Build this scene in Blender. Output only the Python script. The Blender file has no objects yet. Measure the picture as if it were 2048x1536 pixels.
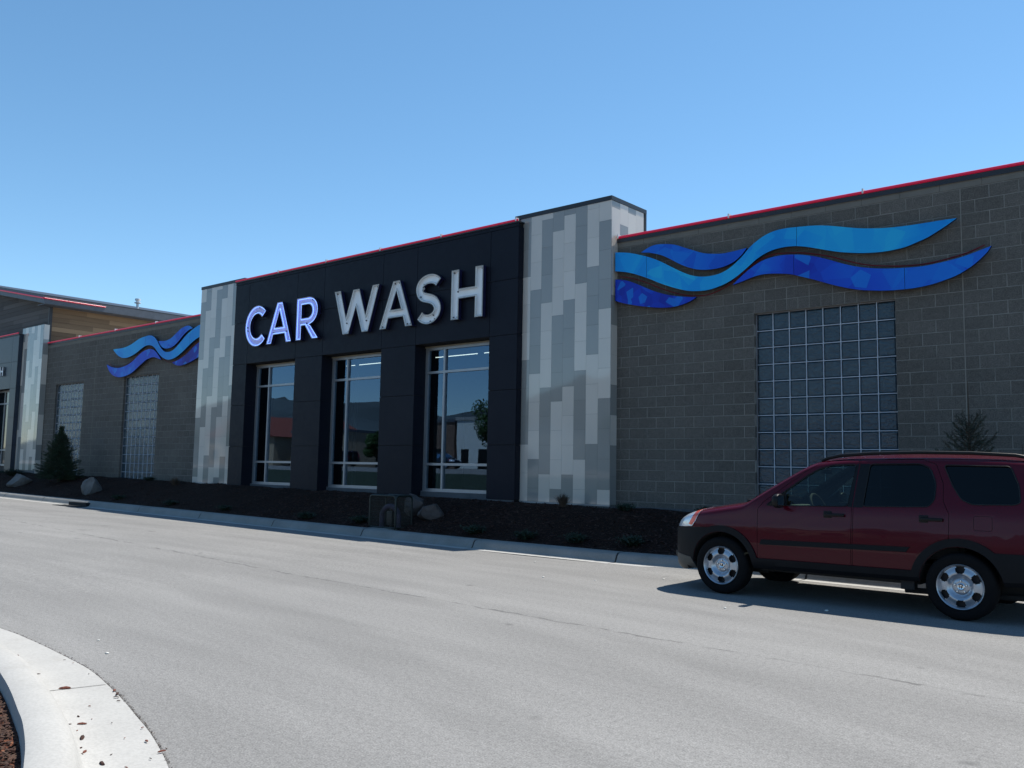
import bpy, bmesh, math, random
from mathutils import Vector, Matrix, noise
from math import sin, cos, pi, radians, sqrt, atan2
random.seed(7)
SC = bpy.context.scene
COL = SC.collection

# ------------------------------------------------------------------ camera
cd = bpy.data.cameras.new('camera'); cam = bpy.data.objects.new('camera', cd); COL.objects.link(cam)
R_ = Vector((0.7614882719311108, 0.6479291557709587, 0.0179839042842037))
U_ = Vector((0.04837869189297163, -0.08448189816339052, 0.9952498736766738))
F_ = Vector((-0.6463707248027989, 0.7570010686813085, 0.09567793963741678))
m = Matrix((R_, U_, -F_)).transposed().to_4x4(); m.translation = Vector((9.603, -14.835, 1.426))
cam.matrix_world = m
cd.sensor_width = 36; cd.lens = 1776.85 / 2048 * 36; cd.clip_start = .05; cd.clip_end = 6000
SC.camera = cam

# ------------------------------------------------------------------ sky, sun, exposure
S = Vector((0.121, 0.497, 1)).normalized()           # direction towards the sun
el = math.asin(S.z); az = atan2(S.x, S.y)
w = bpy.data.worlds.new("World"); SC.world = w; w.use_nodes = True
nt = w.node_tree
sky = nt.nodes.new('ShaderNodeTexSky'); sky.sky_type = 'NISHITA'; sky.sun_disc = False
sky.sun_elevation = el; sky.sun_rotation = az; sky.altitude = 1400; sky.air_density = 1.0; sky.dust_density = .15; sky.ozone_density = 2.2
bg = nt.nodes['Background']; bg.inputs[1].default_value = .128
hs = nt.nodes.new('ShaderNodeHueSaturation'); hs.inputs['Saturation'].default_value = 1.12; hs.inputs['Hue'].default_value = .489; nt.links.new(sky.outputs[0], hs.inputs['Color'])
nt.links.new(hs.outputs[0], bg.inputs[0])
sd = bpy.data.lights.new('sun', 'SUN'); sd.energy = 5.0; sd.angle = radians(.5); sd.color = (1, .94, .84)
sun = bpy.data.objects.new('sun', sd); COL.objects.link(sun); sun.rotation_euler = S.to_track_quat('Z', 'Y').to_euler(); sun.location = (0, 0, 40)
SC.view_settings.view_transform = 'Standard'; SC.view_settings.look = 'None'; SC.view_settings.exposure = .5; SC.view_settings.gamma = 1
SC.cycles.max_bounces = 8; SC.cycles.transparent_max_bounces = 16

# ------------------------------------------------------------------ object helpers
def link(o, parent=None):
    COL.objects.link(o)
    if parent: o.parent = parent
    return o
def tag(o, label=None, cat=None, group=None, kind=None):
    if label: o['label'] = label
    if cat: o['category'] = cat
    if group: o['group'] = group
    if kind: o['kind'] = kind
    return o
def thing(name, label, cat, loc=(0, 0, 0), rz=0, group=None):
    o = bpy.data.objects.new(name, None); o.empty_display_size = .2; link(o)
    o.location = loc; o.rotation_euler = (0, 0, rz)
    return tag(o, label, cat, group)
def mobj(name, verts, faces, mats, parent=None, smooth=None, fm=None):
    me = bpy.data.meshes.new(name); me.from_pydata([tuple(v) for v in verts], [], faces); me.update()
    if not isinstance(mats, (list, tuple)): mats = [mats]
    for x in mats: me.materials.append(x)
    if fm: me.polygons.foreach_set('material_index', fm)
    if smooth is not None:
        me.polygons.foreach_set('use_smooth', [True] * len(me.polygons))
        if smooth < 180: me.set_sharp_from_angle(angle=radians(smooth))
    o = bpy.data.objects.new(name, me)
    return link(o, parent)
class MB:
    """collects simple shapes into one mesh"""
    def __init__(s): s.v = []; s.f = []; s.m = []
    def add(s, vs, fs, mi=0):
        b = len(s.v); s.v += [tuple(v) for v in vs]; s.f += [tuple(i + b for i in f) for f in fs]; s.m += [mi] * len(fs)
    def box(s, x0, x1, y0, y1, z0, z1, mi=0):
        v = [(x, y, z) for z in (z0, z1) for y in (y0, y1) for x in (x0, x1)]
        s.add(v, [(0, 2, 3, 1), (4, 5, 7, 6), (0, 1, 5, 4), (2, 6, 7, 3), (0, 4, 6, 2), (1, 3, 7, 5)], mi)
    def bbox(s, x0, x1, y0, y1, z0, z1, b=.01, mi=0):
        """box with chamfered edges"""
        bm = bmesh.new(); bmesh.ops.create_cube(bm, size=1)
        for v in bm.verts: v.co = ((x0 + x1) / 2 + v.co.x * (x1 - x0), (y0 + y1) / 2 + v.co.y * (y1 - y0), (z0 + z1) / 2 + v.co.z * (z1 - z0))
        bmesh.ops.bevel(bm, geom=bm.edges[:], offset=b, segments=2, profile=.6, affect='EDGES')
        bm.verts.index_update(); s.add([v.co[:] for v in bm.verts], [[v.index for v in f.verts] for f in bm.faces], mi); bm.free()
    def tube(s, pts, r, n=8, mi=0, cap=True, closed=False):
        pts = [Vector(p) for p in pts]; N = len(pts); rs = r if isinstance(r, (list, tuple)) else [r] * N
        up = Vector((0, 0, 1)); rings = []; prev = None
        for i, p in enumerate(pts):
            a = pts[(i - 1) % N] if (closed or i) else p; c = pts[(i + 1) % N] if (closed or i < N - 1) else p
            d = (c - a).normalized()
            if prev is None:
                q = d.cross(up)
                if q.length < .1: q = d.cross(Vector((1, 0, 0)))
            else: q = prev - d * prev.dot(d)
            q.normalize(); prev = q; t = d.cross(q)
            rings.append([p + (q * cos(2 * pi * k / n) + t * sin(2 * pi * k / n)) * rs[i] for k in range(n)])
        fs = []
        for i in range(N if closed else N - 1):
            j = (i + 1) % N
            for k in range(n): fs.append((i * n + k, i * n + (k + 1) % n, j * n + (k + 1) % n, j * n + k))
        if cap and not closed: fs += [tuple(range(n))[::-1], tuple((N - 1) * n + k for k in range(n))]
        s.add([v for rg in rings for v in rg], fs, mi)
    def lathe(s, prof, n=32, c=(0, 0, 0), axis='Z', mi=0):
        """prof: list of (r, h)"""
        vs = []; fs = []
        for r, h in prof:
            for k in range(n):
                a = 2 * pi * k / n
                p = (r * cos(a), r * sin(a), h) if axis == 'Z' else ((r * cos(a), h, r * sin(a)) if axis == 'Y' else (h, r * cos(a), r * sin(a)))
                vs.append((p[0] + c[0], p[1] + c[1], p[2] + c[2]))
        for i in range(len(prof) - 1):
            for k in range(n): fs.append((i * n + k, i * n + (k + 1) % n, (i + 1) * n + (k + 1) % n, (i + 1) * n + k))
        s.add(vs, fs, mi)
    def prism(s, poly, y0, y1, mi=0, plane='XZ'):
        """poly in XZ (extruded along Y), XY (along Z) or YZ (along X)"""
        from mathutils.geometry import tessellate_polygon
        tri = tessellate_polygon([[Vector((p[0], p[1], 0)) for p in poly]]); n = len(poly)
        M = {'XZ': lambda a, b, h: (a, h, b), 'XY': lambda a, b, h: (a, b, h), 'YZ': lambda a, b, h: (h, a, b)}[plane]
        s.add([M(a, b, y0) for a, b in poly] + [M(a, b, y1) for a, b in poly],
              [tuple(t) for t in tri] + [tuple(i + n for i in t[::-1]) for t in tri] + [(i, (i + 1) % n, n + (i + 1) % n, n + i) for i in range(n)], mi)
    def build(s, name, mats, parent=None, smooth=None, fix=False):
        o = mobj(name, s.v, s.f, mats, parent, None, s.m)
        if fix:
            bm = bmesh.new(); bm.from_mesh(o.data); bmesh.ops.recalc_face_normals(bm, faces=bm.faces[:]); bm.to_mesh(o.data); bm.free()
        if smooth is not None:
            o.data.polygons.foreach_set('use_smooth', [True] * len(o.data.polygons))
            if smooth < 180: o.data.set_sharp_from_angle(angle=radians(smooth))
        return o
def copy_tree(o, parent=None):
    c = o.copy(); COL.objects.link(c); c.parent = parent
    for ch in [x for x in bpy.data.objects if x.parent == o]: copy_tree(ch, c)
    return c

# ------------------------------------------------------------------ material helpers
class NT:
    def __init__(s, name):
        s.mat = bpy.data.materials.new(name); s.mat.use_nodes = True; s.t = s.mat.node_tree; s.p = s.t.nodes['Principled BSDF']; s.out = s.t.nodes['Material Output']
        s.tc = s.t.nodes.new('ShaderNodeTexCoord')
    def n(s, typ, **kw):
        x = s.t.nodes.new('ShaderNode' + typ)
        for k, v in kw.items():
            if k[0] == '_': x.inputs[k[1:].replace('_', ' ')].default_value = v
            else: setattr(x, k, v)
        return x
    def l(s, a, b): s.t.links.new(a, b); return s
    def obj(s, scale=None, loc=None, rot=None):
        mp = s.n('Mapping'); s.l(s.tc.outputs['Object'], mp.inputs[0])
        if scale: mp.inputs['Scale'].default_value = scale
        if loc: mp.inputs['Location'].default_value = loc
        if rot: mp.inputs['Rotation'].default_value = rot
        return mp.outputs[0]
    def noise(s, vec, scale, detail=4, rough=.55, dist=0):
        x = s.n('TexNoise'); x.inputs['Scale'].default_value = scale; x.inputs['Detail'].default_value = detail; x.inputs['Roughness'].default_value = rough
        x.inputs['Distortion'].default_value = dist; s.l(vec, x.inputs['Vector']); return x.outputs['Fac']
    def ramp(s, fac, stops, interp='LINEAR'):
        x = s.n('ValToRGB'); x.color_ramp.interpolation = interp; e = x.color_ramp.elements
        while len(e) < len(stops): e.new(.5)
        for k, (p, c) in enumerate(stops):
            e[k].position = p; e[k].color = (*c, 1) if isinstance(c, tuple) else (c, c, c, 1)
        s.l(fac, x.inputs[0]); return x.outputs[0]
    def mix(s, a, b, fac, mode='MIX'):
        x = s.n('Mix', data_type='RGBA', blend_type=mode)
        for v, i in ((a, 6), (b, 7), (fac, 0)):
            if hasattr(v, 'is_linked'): s.l(v, x.inputs[i])
            else: x.inputs[i].default_value = v if i == 0 else ((*v, 1) if len(v) == 3 else v)
        return x.outputs[2]
    def math(s, op, a, b=0.):
        x = s.n('Math', operation=op)
        for v, i in ((a, 0), (b, 1)):
            if hasattr(v, 'is_linked'): s.l(v, x.inputs[i])
            else: x.inputs[i].default_value = v
        return x.outputs[0]
    def bump(s, h, strength=.3, dist=.01, prev=None):
        x = s.n('Bump'); x.inputs['Strength'].default_value = strength; x.inputs['Distance'].default_value = dist; s.l(h, x.inputs['Height'])
        if prev: s.l(prev, x.inputs['Normal'])
        s.l(x.outputs[0], s.p.inputs['Normal']); return x.outputs[0]
    def col(s, c):
        if hasattr(c, 'is_linked'): s.l(c, s.p.inputs['Base Color'])
        else: s.p.inputs['Base Color'].default_value = (*c, 1)
    def set(s, **kw):
        for k, v in kw.items():
            i = s.p.inputs[k.replace('_', ' ')]
            if hasattr(v, 'is_linked'): s.l(v, i)
            else: i.default_value = (*v, 1) if isinstance(v, tuple) and len(v) == 3 else v
        return s.mat
def simple(name, c, rough=.5, metal=0, vary=.12, scale=6, bump=0, bscale=60, **kw):
    t = NT(name); v = t.obj(); f = t.noise(v, scale, 5)
    lo = tuple(x * (1 - vary) for x in c); hi = tuple(min(1, x * (1 + vary)) for x in c)
    t.col(t.ramp(f, [(.3, lo), (.7, hi)])); t.set(Roughness=rough, Metallic=metal, **kw)
    if bump: t.bump(t.noise(v, bscale, 4), bump, .004)
    return t.mat

# --- ground materials
def mat_asphalt():
    t = NT('asphalt'); v = t.obj()
    big = t.noise(v, .35, 4); st = t.noise(t.obj(scale=(.12, 1.5, 1), rot=(0, 0, radians(2.5))), 1.0, 5, .6)
    sp = t.noise(v, 95, 3, .7); spk = t.n('TexVoronoi', _Scale=70.); t.l(v, spk.inputs['Vector'])
    c = t.ramp(big, [(.3, (.184, .183, .181)), (.7, (.209, .208, .205))])
    c = t.mix(c, t.ramp(st, [(.3, .88), (.5, .99), (.7, 1.09)]), 1., 'MULTIPLY')
    c = t.mix(c, t.ramp(sp, [(.28, .46), (.5, 1.), (.72, 1.5)]), .9, 'MULTIPLY')
    c = t.mix(c, t.ramp(t.noise(v, 26, 3, .7), [(.33, .78), (.5, 1.), (.67, 1.15)]), .75, 'MULTIPLY')
    # white fleck stones
    sc = t.ramp(t.noise(v, 9, 2), [(.74, 0.), (.77, 1.)]); fl = t.ramp(spk.outputs['Distance'], [(.10, 1.), (.2, 0.)])
    c = t.mix(c, (.5, .5, .48), t.math('MULTIPLY', sc, fl))
    ctr = t.n('VectorMath', operation='DISTANCE'); t.l(t.tc.outputs['Object'], ctr.inputs[0]); ctr.inputs[1].default_value = (-3., -31., 0.)
    wv = t.n('TexNoise', noise_dimensions='1D'); wv.inputs['Scale'].default_value = 1.0; wv.inputs['Detail'].default_value = 5; t.l(t.math('MULTIPLY', t.math('ADD', ctr.outputs['Value'], t.math('MULTIPLY', t.noise(v, .4, 2), .6)), 1.5), wv.inputs['W'])
    c = t.mix(c, t.ramp(wv.outputs['Fac'], [(.35, .945), (.5, 1.), (.65, 1.035)]), 1., 'MULTIPLY')
    # paving seam
    sep = t.n('SeparateXYZ'); t.l(t.tc.outputs['Object'], sep.inputs[0])
    wob = t.math('MULTIPLY', t.math('SUBTRACT', t.noise(v, 1.4, 6, .7), .5), .28)
    ln = t.math('ADD', t.math('ADD', sep.outputs[1], t.math('MULTIPLY', sep.outputs[0], .072)), 7.66)
    ln = t.math('ABSOLUTE', t.math('ADD', ln, wob))
    seam = t.ramp(ln, [(0., 1.), (.012, .8), (.03, 0.)]); brk = t.ramp(t.noise(v, 3.5, 5), [(.42, .15), (.55, 1.)])
    c = t.mix(c, (.05, .05, .05), t.math('MULTIPLY', t.math('MULTIPLY', seam, brk), .7))
    # a few hair cracks and drips
    vo = t.n('TexVoronoi', feature='DISTANCE_TO_EDGE', _Scale=.33); wv = t.n('Mapping'); t.l(t.mix(v, t.n('TexNoise').outputs['Color'], .0), vo.inputs['Vector'])
    dr = t.ramp(t.noise(v, 2.3, 2, .4), [(.22, 1.), (.27, 0.)])
    c = t.mix(c, (.07, .07, .07), t.math('MULTIPLY', dr, .5))
    t.col(c); t.set(Roughness=.88, Specular_IOR_Level=.35)
    b = t.bump(sp, .55, .006); t.bump(t.noise(v, 22, 3), .3, .01, b)
    return t.mat
def mat_concrete(name='concrete', c0=(.40, .40, .39), c1=(.50, .50, .485), dirt=.5):
    t = NT(name); v = t.obj(); c = t.ramp(t.noise(v, 1.6, 6, .6), [(.3, c0), (.7, c1)])
    c = t.mix(c, t.ramp(t.noise(v, 60, 4, .7), [(.3, .82), (.6, 1.05)]), .8, 'MULTIPLY')
    c = t.mix(c, (.20, .17, .13), t.math('MULTIPLY', t.ramp(t.noise(v, 5, 6, .7), [(.56, 0.), (.72, 1.)]), dirt * .5))
    t.col(c); t.set(Roughness=.85); t.bump(t.noise(v, 90, 4), .25, .003); return t.mat
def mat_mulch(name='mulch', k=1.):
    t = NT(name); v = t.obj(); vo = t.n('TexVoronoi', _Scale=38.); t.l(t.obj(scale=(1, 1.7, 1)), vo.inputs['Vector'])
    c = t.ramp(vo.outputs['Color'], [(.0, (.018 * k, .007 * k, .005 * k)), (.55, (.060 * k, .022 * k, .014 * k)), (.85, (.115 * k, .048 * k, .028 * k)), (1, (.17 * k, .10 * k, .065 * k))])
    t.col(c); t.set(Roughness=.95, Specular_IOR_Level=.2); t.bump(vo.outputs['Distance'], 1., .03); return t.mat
M = {}
M['asphalt'] = mat_asphalt(); M['concrete'] = mat_concrete('concrete', (.19, .19, .18), (.25, .25, .24), .8); M['concrete_lit'] = mat_concrete('concrete_pale_sunlit', (.33, .328, .318), (.385, .382, .37), .3)  # kerb concrete darkened for its shade; paler copy stands for sunlit concrete
M['found'] = mat_concrete('foundation', (.07, .075, .085), (.11, .115, .125), .9)
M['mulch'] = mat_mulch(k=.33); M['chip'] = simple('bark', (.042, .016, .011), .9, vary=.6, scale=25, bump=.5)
M['chip2'] = simple('bark_pale', (.055, .028, .018), .9, vary=.5, scale=20, bump=.5)
M['grass'] = simple('grass', (.014, .026, .009), .9, vary=.4, scale=2, bump=.6, bscale=30)
M['ground'] = simple('ground', (.16, .14, .10), .95, vary=.3, scale=.02)

# --- masonry
def mat_cmu(name, bw=.4064, off=.5, sx=0., light=1.):
    t = NT(name); sep = t.n('SeparateXYZ'); t.l(t.tc.outputs['Object'], sep.inputs[0])
    cx = t.n('CombineXYZ'); t.l(t.math('ADD', sep.outputs[0], 200 * .4064 + sx), cx.inputs[0]); t.l(t.math('SUBTRACT', sep.outputs[2], 1.861 - 40 * .2032), cx.inputs[1])
    br = t.n('TexBrick', offset=off, offset_frequency=2, squash=1.); t.l(cx.outputs[0], br.inputs['Vector'])
    for k, v_ in dict(Scale=1., Mortar_Size=.0058, Mortar_Smooth=.25, Bias=0., Brick_Width=bw, Row_Height=.2032).items(): br.inputs[k.replace('_', ' ')].default_value = v_
    br.inputs['Color1'].default_value = (.0, .0, .0, 1); br.inputs['Color2'].default_value = (1, 1, 1, 1); br.inputs['Mortar'].default_value = (.5, .5, .5, 1)
    v = t.obj(); fine = t.noise(v, 58, 5, .8); med = t.noise(v, 14, 4, .6); big = t.noise(v, .5, 4)
    L = light
    c = t.ramp(br.outputs['Color'], [(0., (.112 * L, .102 * L, .090 * L)), (1., (.134 * L, .122 * L, .108 * L))])
    c = t.mix(c, t.ramp(fine, [(.3, .42), (.5, 1.), (.7, 1.75)]), .95, 'MULTIPLY')
    c = t.mix(c, t.ramp(med, [(.3, .85), (.7, 1.15)]), 1., 'MULTIPLY'); c = t.mix(c, t.ramp(big, [(.3, .86), (.7, 1.12)]), 1., 'MULTIPLY')
    mort = t.ramp(t.noise(v, 2.2, 4), [(.35, (.18, .17, .15)), (.65, (.31, .29, .26))])
    c = t.mix(c, mort, br.outputs['Fac']); t.col(c); t.set(Roughness=.93, Specular_IOR_Level=.25)
    h = t.math('SUBTRACT', t.math('MULTIPLY', t.math('ADD', fine, med), .35), br.outputs['Fac'])
    t.bump(h, .8, .007); return t.mat
M['cmu'] = mat_cmu('split_face_block'); M['cmu_half'] = mat_cmu('half_block', .2032, 0., .0)
M['cap'] = simple('cap_block', (.18, .165, .142), .9, vary=.12, scale=3, bump=.4, bscale=120)
M['dark_metal'] = simple('dark_coping', (.020, .021, .028), .45, vary=.15)
M['jointl'] = simple('sealant', (.24, .22, .19), .8); M['joint'] = simple('dark_joint', (.035, .033, .03), .9)
def mat_panel():
    t = NT('dark_panel'); v = t.obj(); f = t.noise(v, .7, 4)
    t.col(t.ramp(f, [(.3, (.0092, .0110, .0185)), (.7, (.0122, .0140, .0230))])); t.set(Roughness=t.ramp(t.noise(v, 9, 4), [(.3, .38), (.7, .52)]), Specular_IOR_Level=.12)
    t.bump(t.noise(v, 220, 2), .05, .001); return t.mat
M['panel'] = mat_panel(); M['groove'] = simple('panel_groove', (.004, .004, .005), .8)
def mat_tile(name, c):
    t = NT(name); oi = t.n('NewGeometry'); f = t.noise(t.obj(), 1.1, 3)
    r = t.ramp(oi.outputs['Random Per Island'], [(0., .94), (1., 1.05)])
    cc = t.mix(t.ramp(f, [(.3, tuple(x * .96 for x in c)), (.7, c)]), r, 1., 'MULTIPLY')
    t.col(cc); t.set(Roughness=.04, Specular_IOR_Level=.72)
    b = t.bump(t.noise(t.obj(), 1.6, 2), .012, .05); return t.mat
M['tile_l'] = mat_tile('tile_light', (.63, .565, .50)); M['tile_d'] = mat_tile('tile_dark', (.305, .295, .275))
M['grout'] = simple('grout', (.14, .14, .14), .9)
M['alu'] = simple('aluminium', (.36, .37, .39), .38, .55, vary=.05); M['alu_d'] = simple('aluminium_dull', (.26, .26, .28), .5, .4, vary=.05)
M['mortar_l'] = simple('light_mortar', (.52, .56, .62), .6, vary=.08, scale=4)
def mat_red():
    t = NT('red_light_tube'); t.col((.40, .002, .050)); t.set(Roughness=.3, Emission_Color=(1., .01, .07), Emission_Strength=.12, Specular_IOR_Level=.6); return t.mat
M['red_tube'] = mat_red(); M['clip'] = simple('clip_white', (.7, .7, .7), .4); M['red_thin'] = simple('red_thin_tube', (.16, .010, .018), .35)
def mat_glassblock():
    t = NT('glass_block'); v = t.obj(); n1 = t.noise(t.obj(scale=(1, 1, 1.7)), 13, 2, .5, .8); n2 = t.noise(v, 40, 2, .5)
    c = t.ramp(n1, [(.3, (.014, .032, .050)), (.7, (.030, .058, .080))]); t.col(c); t.set(Roughness=.14, Specular_IOR_Level=.55, Coat_Weight=.15, Coat_Roughness=.05)
    b = t.bump(n1, .55, .03); t.bump(n2, .4, .012, b); return t.mat
M['gblock'] = mat_glassblock()
def mat_window():
    t = NT('window_glass'); nt_ = t.t
    tr = t.n('BsdfTransparent'); tr.inputs[0].default_value = (.42, .50, .50, 1); gl = t.n('BsdfGlossy'); gl.inputs['Roughness'].default_value = .0; gl.inputs[0].default_value = (.44, .68, 1, 1)
    fr = t.n('Fresnel'); fr.inputs[0].default_value = 1.5; f = t.math('ADD', t.math('MULTIPLY', fr.outputs[0], 1.2), .085)
    b = t.n('Bump'); b.inputs['Strength'].default_value = .02; b.inputs['Distance'].default_value = .05; t.l(t.noise(t.obj(), .8, 1), b.inputs['Height']); t.l(b.outputs[0], gl.inputs['Normal'])
    mx = t.n('MixShader'); t.l(f, mx.inputs[0]); t.l(tr.outputs[0], mx.inputs[1]); t.l(gl.outputs[0], mx.inputs[2]); t.l(mx.outputs[0], t.out.inputs[0]); return t.mat
M['glass'] = mat_window()
def mat_emit(name, c, s, base=(.8, .8, .8)):
    t = NT(name); t.col(base); t.set(Emission_Color=c, Emission_Strength=s, Roughness=.3); return t.mat
M['ceil_light'] = mat_emit('ceiling_tube', (.95, 1, .95), 1.6)
M['neon_on'] = mat_emit('neon_lit', (.20, .38, 1.), 1.35, (.5, .6, .9)); M['neon_off'] = simple('neon_unlit', (.62, .62, .60), .18, vary=.05)
M['can'] = simple('letter_return', (.012, .012, .05), .4); M['can_edge'] = simple('letter_trim', (.34, .31, .28), .35, .3)
M['tray'] = simple('letter_tray', (.88, .89, .90), .45, vary=.05, scale=3); M['tray_neon'] = simple('letter_tray_neon_tint', (.60, .56, .78), .45, vary=.08, scale=3)  # trays of the lit letters carry the neon's violet light in their colour
M['electrode'] = simple('electrode', (.06, .06, .07), .5)
M['room'] = simple('room_paint', (.04, .045, .04), .8); M['roomd'] = simple('room_dark', (.015, .015, .015), .8)
def mat_siding(name, a, b, ax):
    t = NT(name); v = t.obj(); sep = t.n('SeparateXYZ'); t.l(t.tc.outputs['Object'], sep.inputs[0])
    fl = t.math('FLOOR', t.math('DIVIDE', sep.outputs[2], .19)); wn = t.n('TexWhiteNoise', noise_dimensions='2D'); cb = t.n('CombineXYZ'); t.l(fl, cb.inputs[0])
    t.l(t.math('FLOOR', t.math('ADD', t.math('DIVIDE', sep.outputs[ax], 2.6), t.math('MULTIPLY', fl, .37))), cb.inputs[1]); t.l(cb.outputs[0], wn.inputs[0])
    s_ = (6, .5, 30) if ax == 1 else (.5, 6, 30)
    gr = t.noise(t.obj(scale=s_), 1.4, 6, .7)
    c = t.mix(a, b, t.ramp(t.math('ADD', t.math('MULTIPLY', wn.outputs[0], .5), t.math('MULTIPLY', gr, .55)), [(.25, 0.), (.8, 1.)]))
    fr = t.math('FRACT', t.math('DIVIDE', sep.outputs[2], .19)); gap = t.ramp(fr, [(0., 0.), (.05, 1.), (1., 1.)])
    c = t.mix((.01, .008, .006), c, gap); t.col(c); t.set(Roughness=.75); t.bump(t.math('ADD', gap, t.math('MULTIPLY', gr, .2)), .7, .02); return t.mat
M['siding_x'] = mat_siding('wood_siding_front_shaded', (.055, .045, .042), (.12, .105, .10), 0); M['siding_y'] = mat_siding('wood_siding_side_sunlit', (.13, .08, .045), (.32, .21, .12), 1)  # same wood: front colours darkened for shade, side colours brightened for sun
M['fascia'] = simple('fascia_metal', (.09, .10, .12), .5, .2); M['roof'] = simple('roof_membrane', (.30, .30, .30), .8)
def mat_wave(name, deep, mid, light, sc=1.5, seed=0., k=1.):
    """printed artwork: big flat facets in near tones with a few small triangles"""
    t = NT(name); v = t.obj(loc=(seed, 0, seed * .3), rot=(0, .35, 0)); ds = t.noise(v, .5, 1)
    def cells(scale, rnd, off):
        vo = t.n('TexVoronoi', _Scale=scale, feature='F1', distance='EUCLIDEAN', voronoi_dimensions='2D'); vo.inputs['Randomness'].default_value = rnd
        cb = t.n('CombineXYZ'); sp = t.n('SeparateXYZ'); t.l(t.obj(loc=(off, 0, off), rot=(0, off, 0)), sp.inputs[0]); t.l(sp.outputs[0], cb.inputs[0]); t.l(sp.outputs[2], cb.inputs[1]); t.l(cb.outputs[0], vo.inputs['Vector'])
        sc_ = t.n('SeparateColor'); t.l(vo.outputs['Color'], sc_.inputs[0]); return sc_.outputs
    a = cells(sc, 1., seed); b = cells(sc * 2.1, 1., seed + 2); c_ = cells(sc * 3.1, 1., seed + 5)
    g = t.ramp(t.noise(t.obj(loc=(seed, 0, 0), scale=(1, 1, .3)), .42, 1), [(.35, 0.), (.65, 1.)])
    f = t.math('ADD', t.math('MULTIPLY', g, .42), t.math('ADD', t.math('MULTIPLY', a[0], .28), t.math('MULTIPLY', b[1], .26)))
    c = t.ramp(f, [(.12, deep), (.5, mid), (.9, light)])
    sp = t.ramp(c_[2], [(1 - .12 * k, 0.), (1 - .12 * k + .01, 1.)], 'CONSTANT'); c = t.mix(c, light, t.math('MULTIPLY', sp, .65))
    t.col(c); t.set(Roughness=.45, Specular_IOR_Level=.25); return t.mat
M['wave_a'] = mat_wave('wave_cyan', (.003, .22, .70), (.004, .32, .78), (.02, .47, .80), 1.4, 3.1, .5)
M['wave_b'] = mat_wave('wave_mid_blue', (.005, .06, .50), (.006, .13, .66), (.006, .26, .74), 1.9, 9.4, .6)
M['wave_c'] = mat_wave('wave_deep_blue', (.009, .012, .27), (.007, .05, .52), (.006, .22, .74), 2.0, 14.2, 2.)
M['wave_d'] = mat_wave('wave_royal_blue', (.009, .030, .42), (.009, .085, .62), (.007, .22, .74), 1.5, 21.7, .6)
M['wave_edge'] = simple('wave_return', (.006, .010, .06), .4)
M['green_wire'] = simple('green_coated_wire', (.006, .012, .010), .5); M['lagging'] = simple('pipe_wrap', (.04, .03, .055), .6, vary=.5, scale=14)
M['brass'] = simple('pipe_metal', (.05, .045, .04), .5, .4)
def mat_rock(name, c):
    t = NT(name); v = t.obj(); f = t.noise(v, 3.5, 7, .65); t.col(t.ramp(f, [(.3, tuple(x * .55 for x in c)), (.5, c), (.7, tuple(x * 1.35 for x in c))])); t.set(Roughness=.85)
    t.bump(t.noise(v, 14, 6), .7, .03); return t.mat
M['rock'] = mat_rock('boulder_grey', (.12, .115, .11)); M['rock2'] = mat_rock('boulder_pink', (.075, .058, .052))
M['needle'] = simple('spruce_needles', (.016, .038, .016), .7, vary=.5, scale=5); M['needle2'] = simple('spruce_needles_sparse', (.022, .034, .020), .7, vary=.5, scale=5)
M['bark_t'] = simple('trunk_bark', (.07, .05, .035), .9, vary=.3, bump=.5); M['shrub'] = simple('shrub_leaf', (.014, .032, .018), .7, vary=.5, scale=8)
M['dry'] = simple('dry_grass', (.10, .07, .05), .8, vary=.4); M['leaf'] = simple('broad_leaf', (.045, .095, .022), .6, vary=.5, scale=3)
M['iron'] = simple('iron_black', (.015, .015, .015), .6)

# ------------------------------------------------------------------ ground
def sm(a, b, x):
    t = min(1, max(0, (x - a) / (b - a))); return t * t * (3 - 2 * t)
def gz(x, y):
    """height of the car-park surface"""
    z = .0082 * max(0, min(-x, 40)) + .03 * sm(1, 4, x) * sm(-4.4, -3.4, y)
    return z + 1.05 * sm(-19, -42, y)
def grid(xs, ys, f): 
    vs = [(x, y, f(x, y)) for y in ys for x in xs]; n = len(xs)
    return vs, [(j * n + i, j * n + i + 1, (j + 1) * n + i + 1, (j + 1) * n + i) for j in range(len(ys) - 1) for i in range(n - 1)]
def fr(a, b, st): 
    n = max(1, round((b - a) / st)); return [a + (b - a) * k / n for k in range(n + 1)]
xs = [-3000, -1200, -500, -200] + fr(-120, 60, 6) + [200, 500, 1200, 3000]; ys = [-3000, -1200, -500, -200] + fr(-120, 60, 6) + [200, 500, 1200, 3000]
v, f = grid(xs, ys, lambda x, y: gz(x, y) - .25); tag(mobj('ground', v, f, M['ground'], smooth=180), kind='structure')
v, f = grid([-90, -60] + fr(-44, 30, 1.), fr(-18.5, -3.05, .35), lambda x, y: gz(x, y)); tag(mobj('asphalt_lot', v, f, M['asphalt'], smooth=180), kind='structure')
v, f = grid(fr(-160, 80, 4), fr(-33, -18.5, 1.2), lambda x, y: gz(x, y) + .02); tag(mobj('grass_verge', v, f, M['grass'], smooth=180), kind='structure')
v, f = grid(fr(-200, 120, 8), fr(-50, -33, 1.5), lambda x, y: gz(x, y) + .0); tag(mobj('street', v, f, M['asphalt'], smooth=180), kind='structure')
v, f = grid(fr(-200, 120, 8), fr(-140, -50, 10), lambda x, y: gz(x, y) + .01); tag(mobj('far_lot', v, f, M['asphalt'], smooth=180), kind='structure')
mb = MB(); mb.box(-200, 120, -33.4, -33, .4, 1.02); mb.box(-200, 120, -50.5, -50, .9, 1.22); tag(mb.build('street_kerb', M['concrete']), kind='structure')

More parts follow.
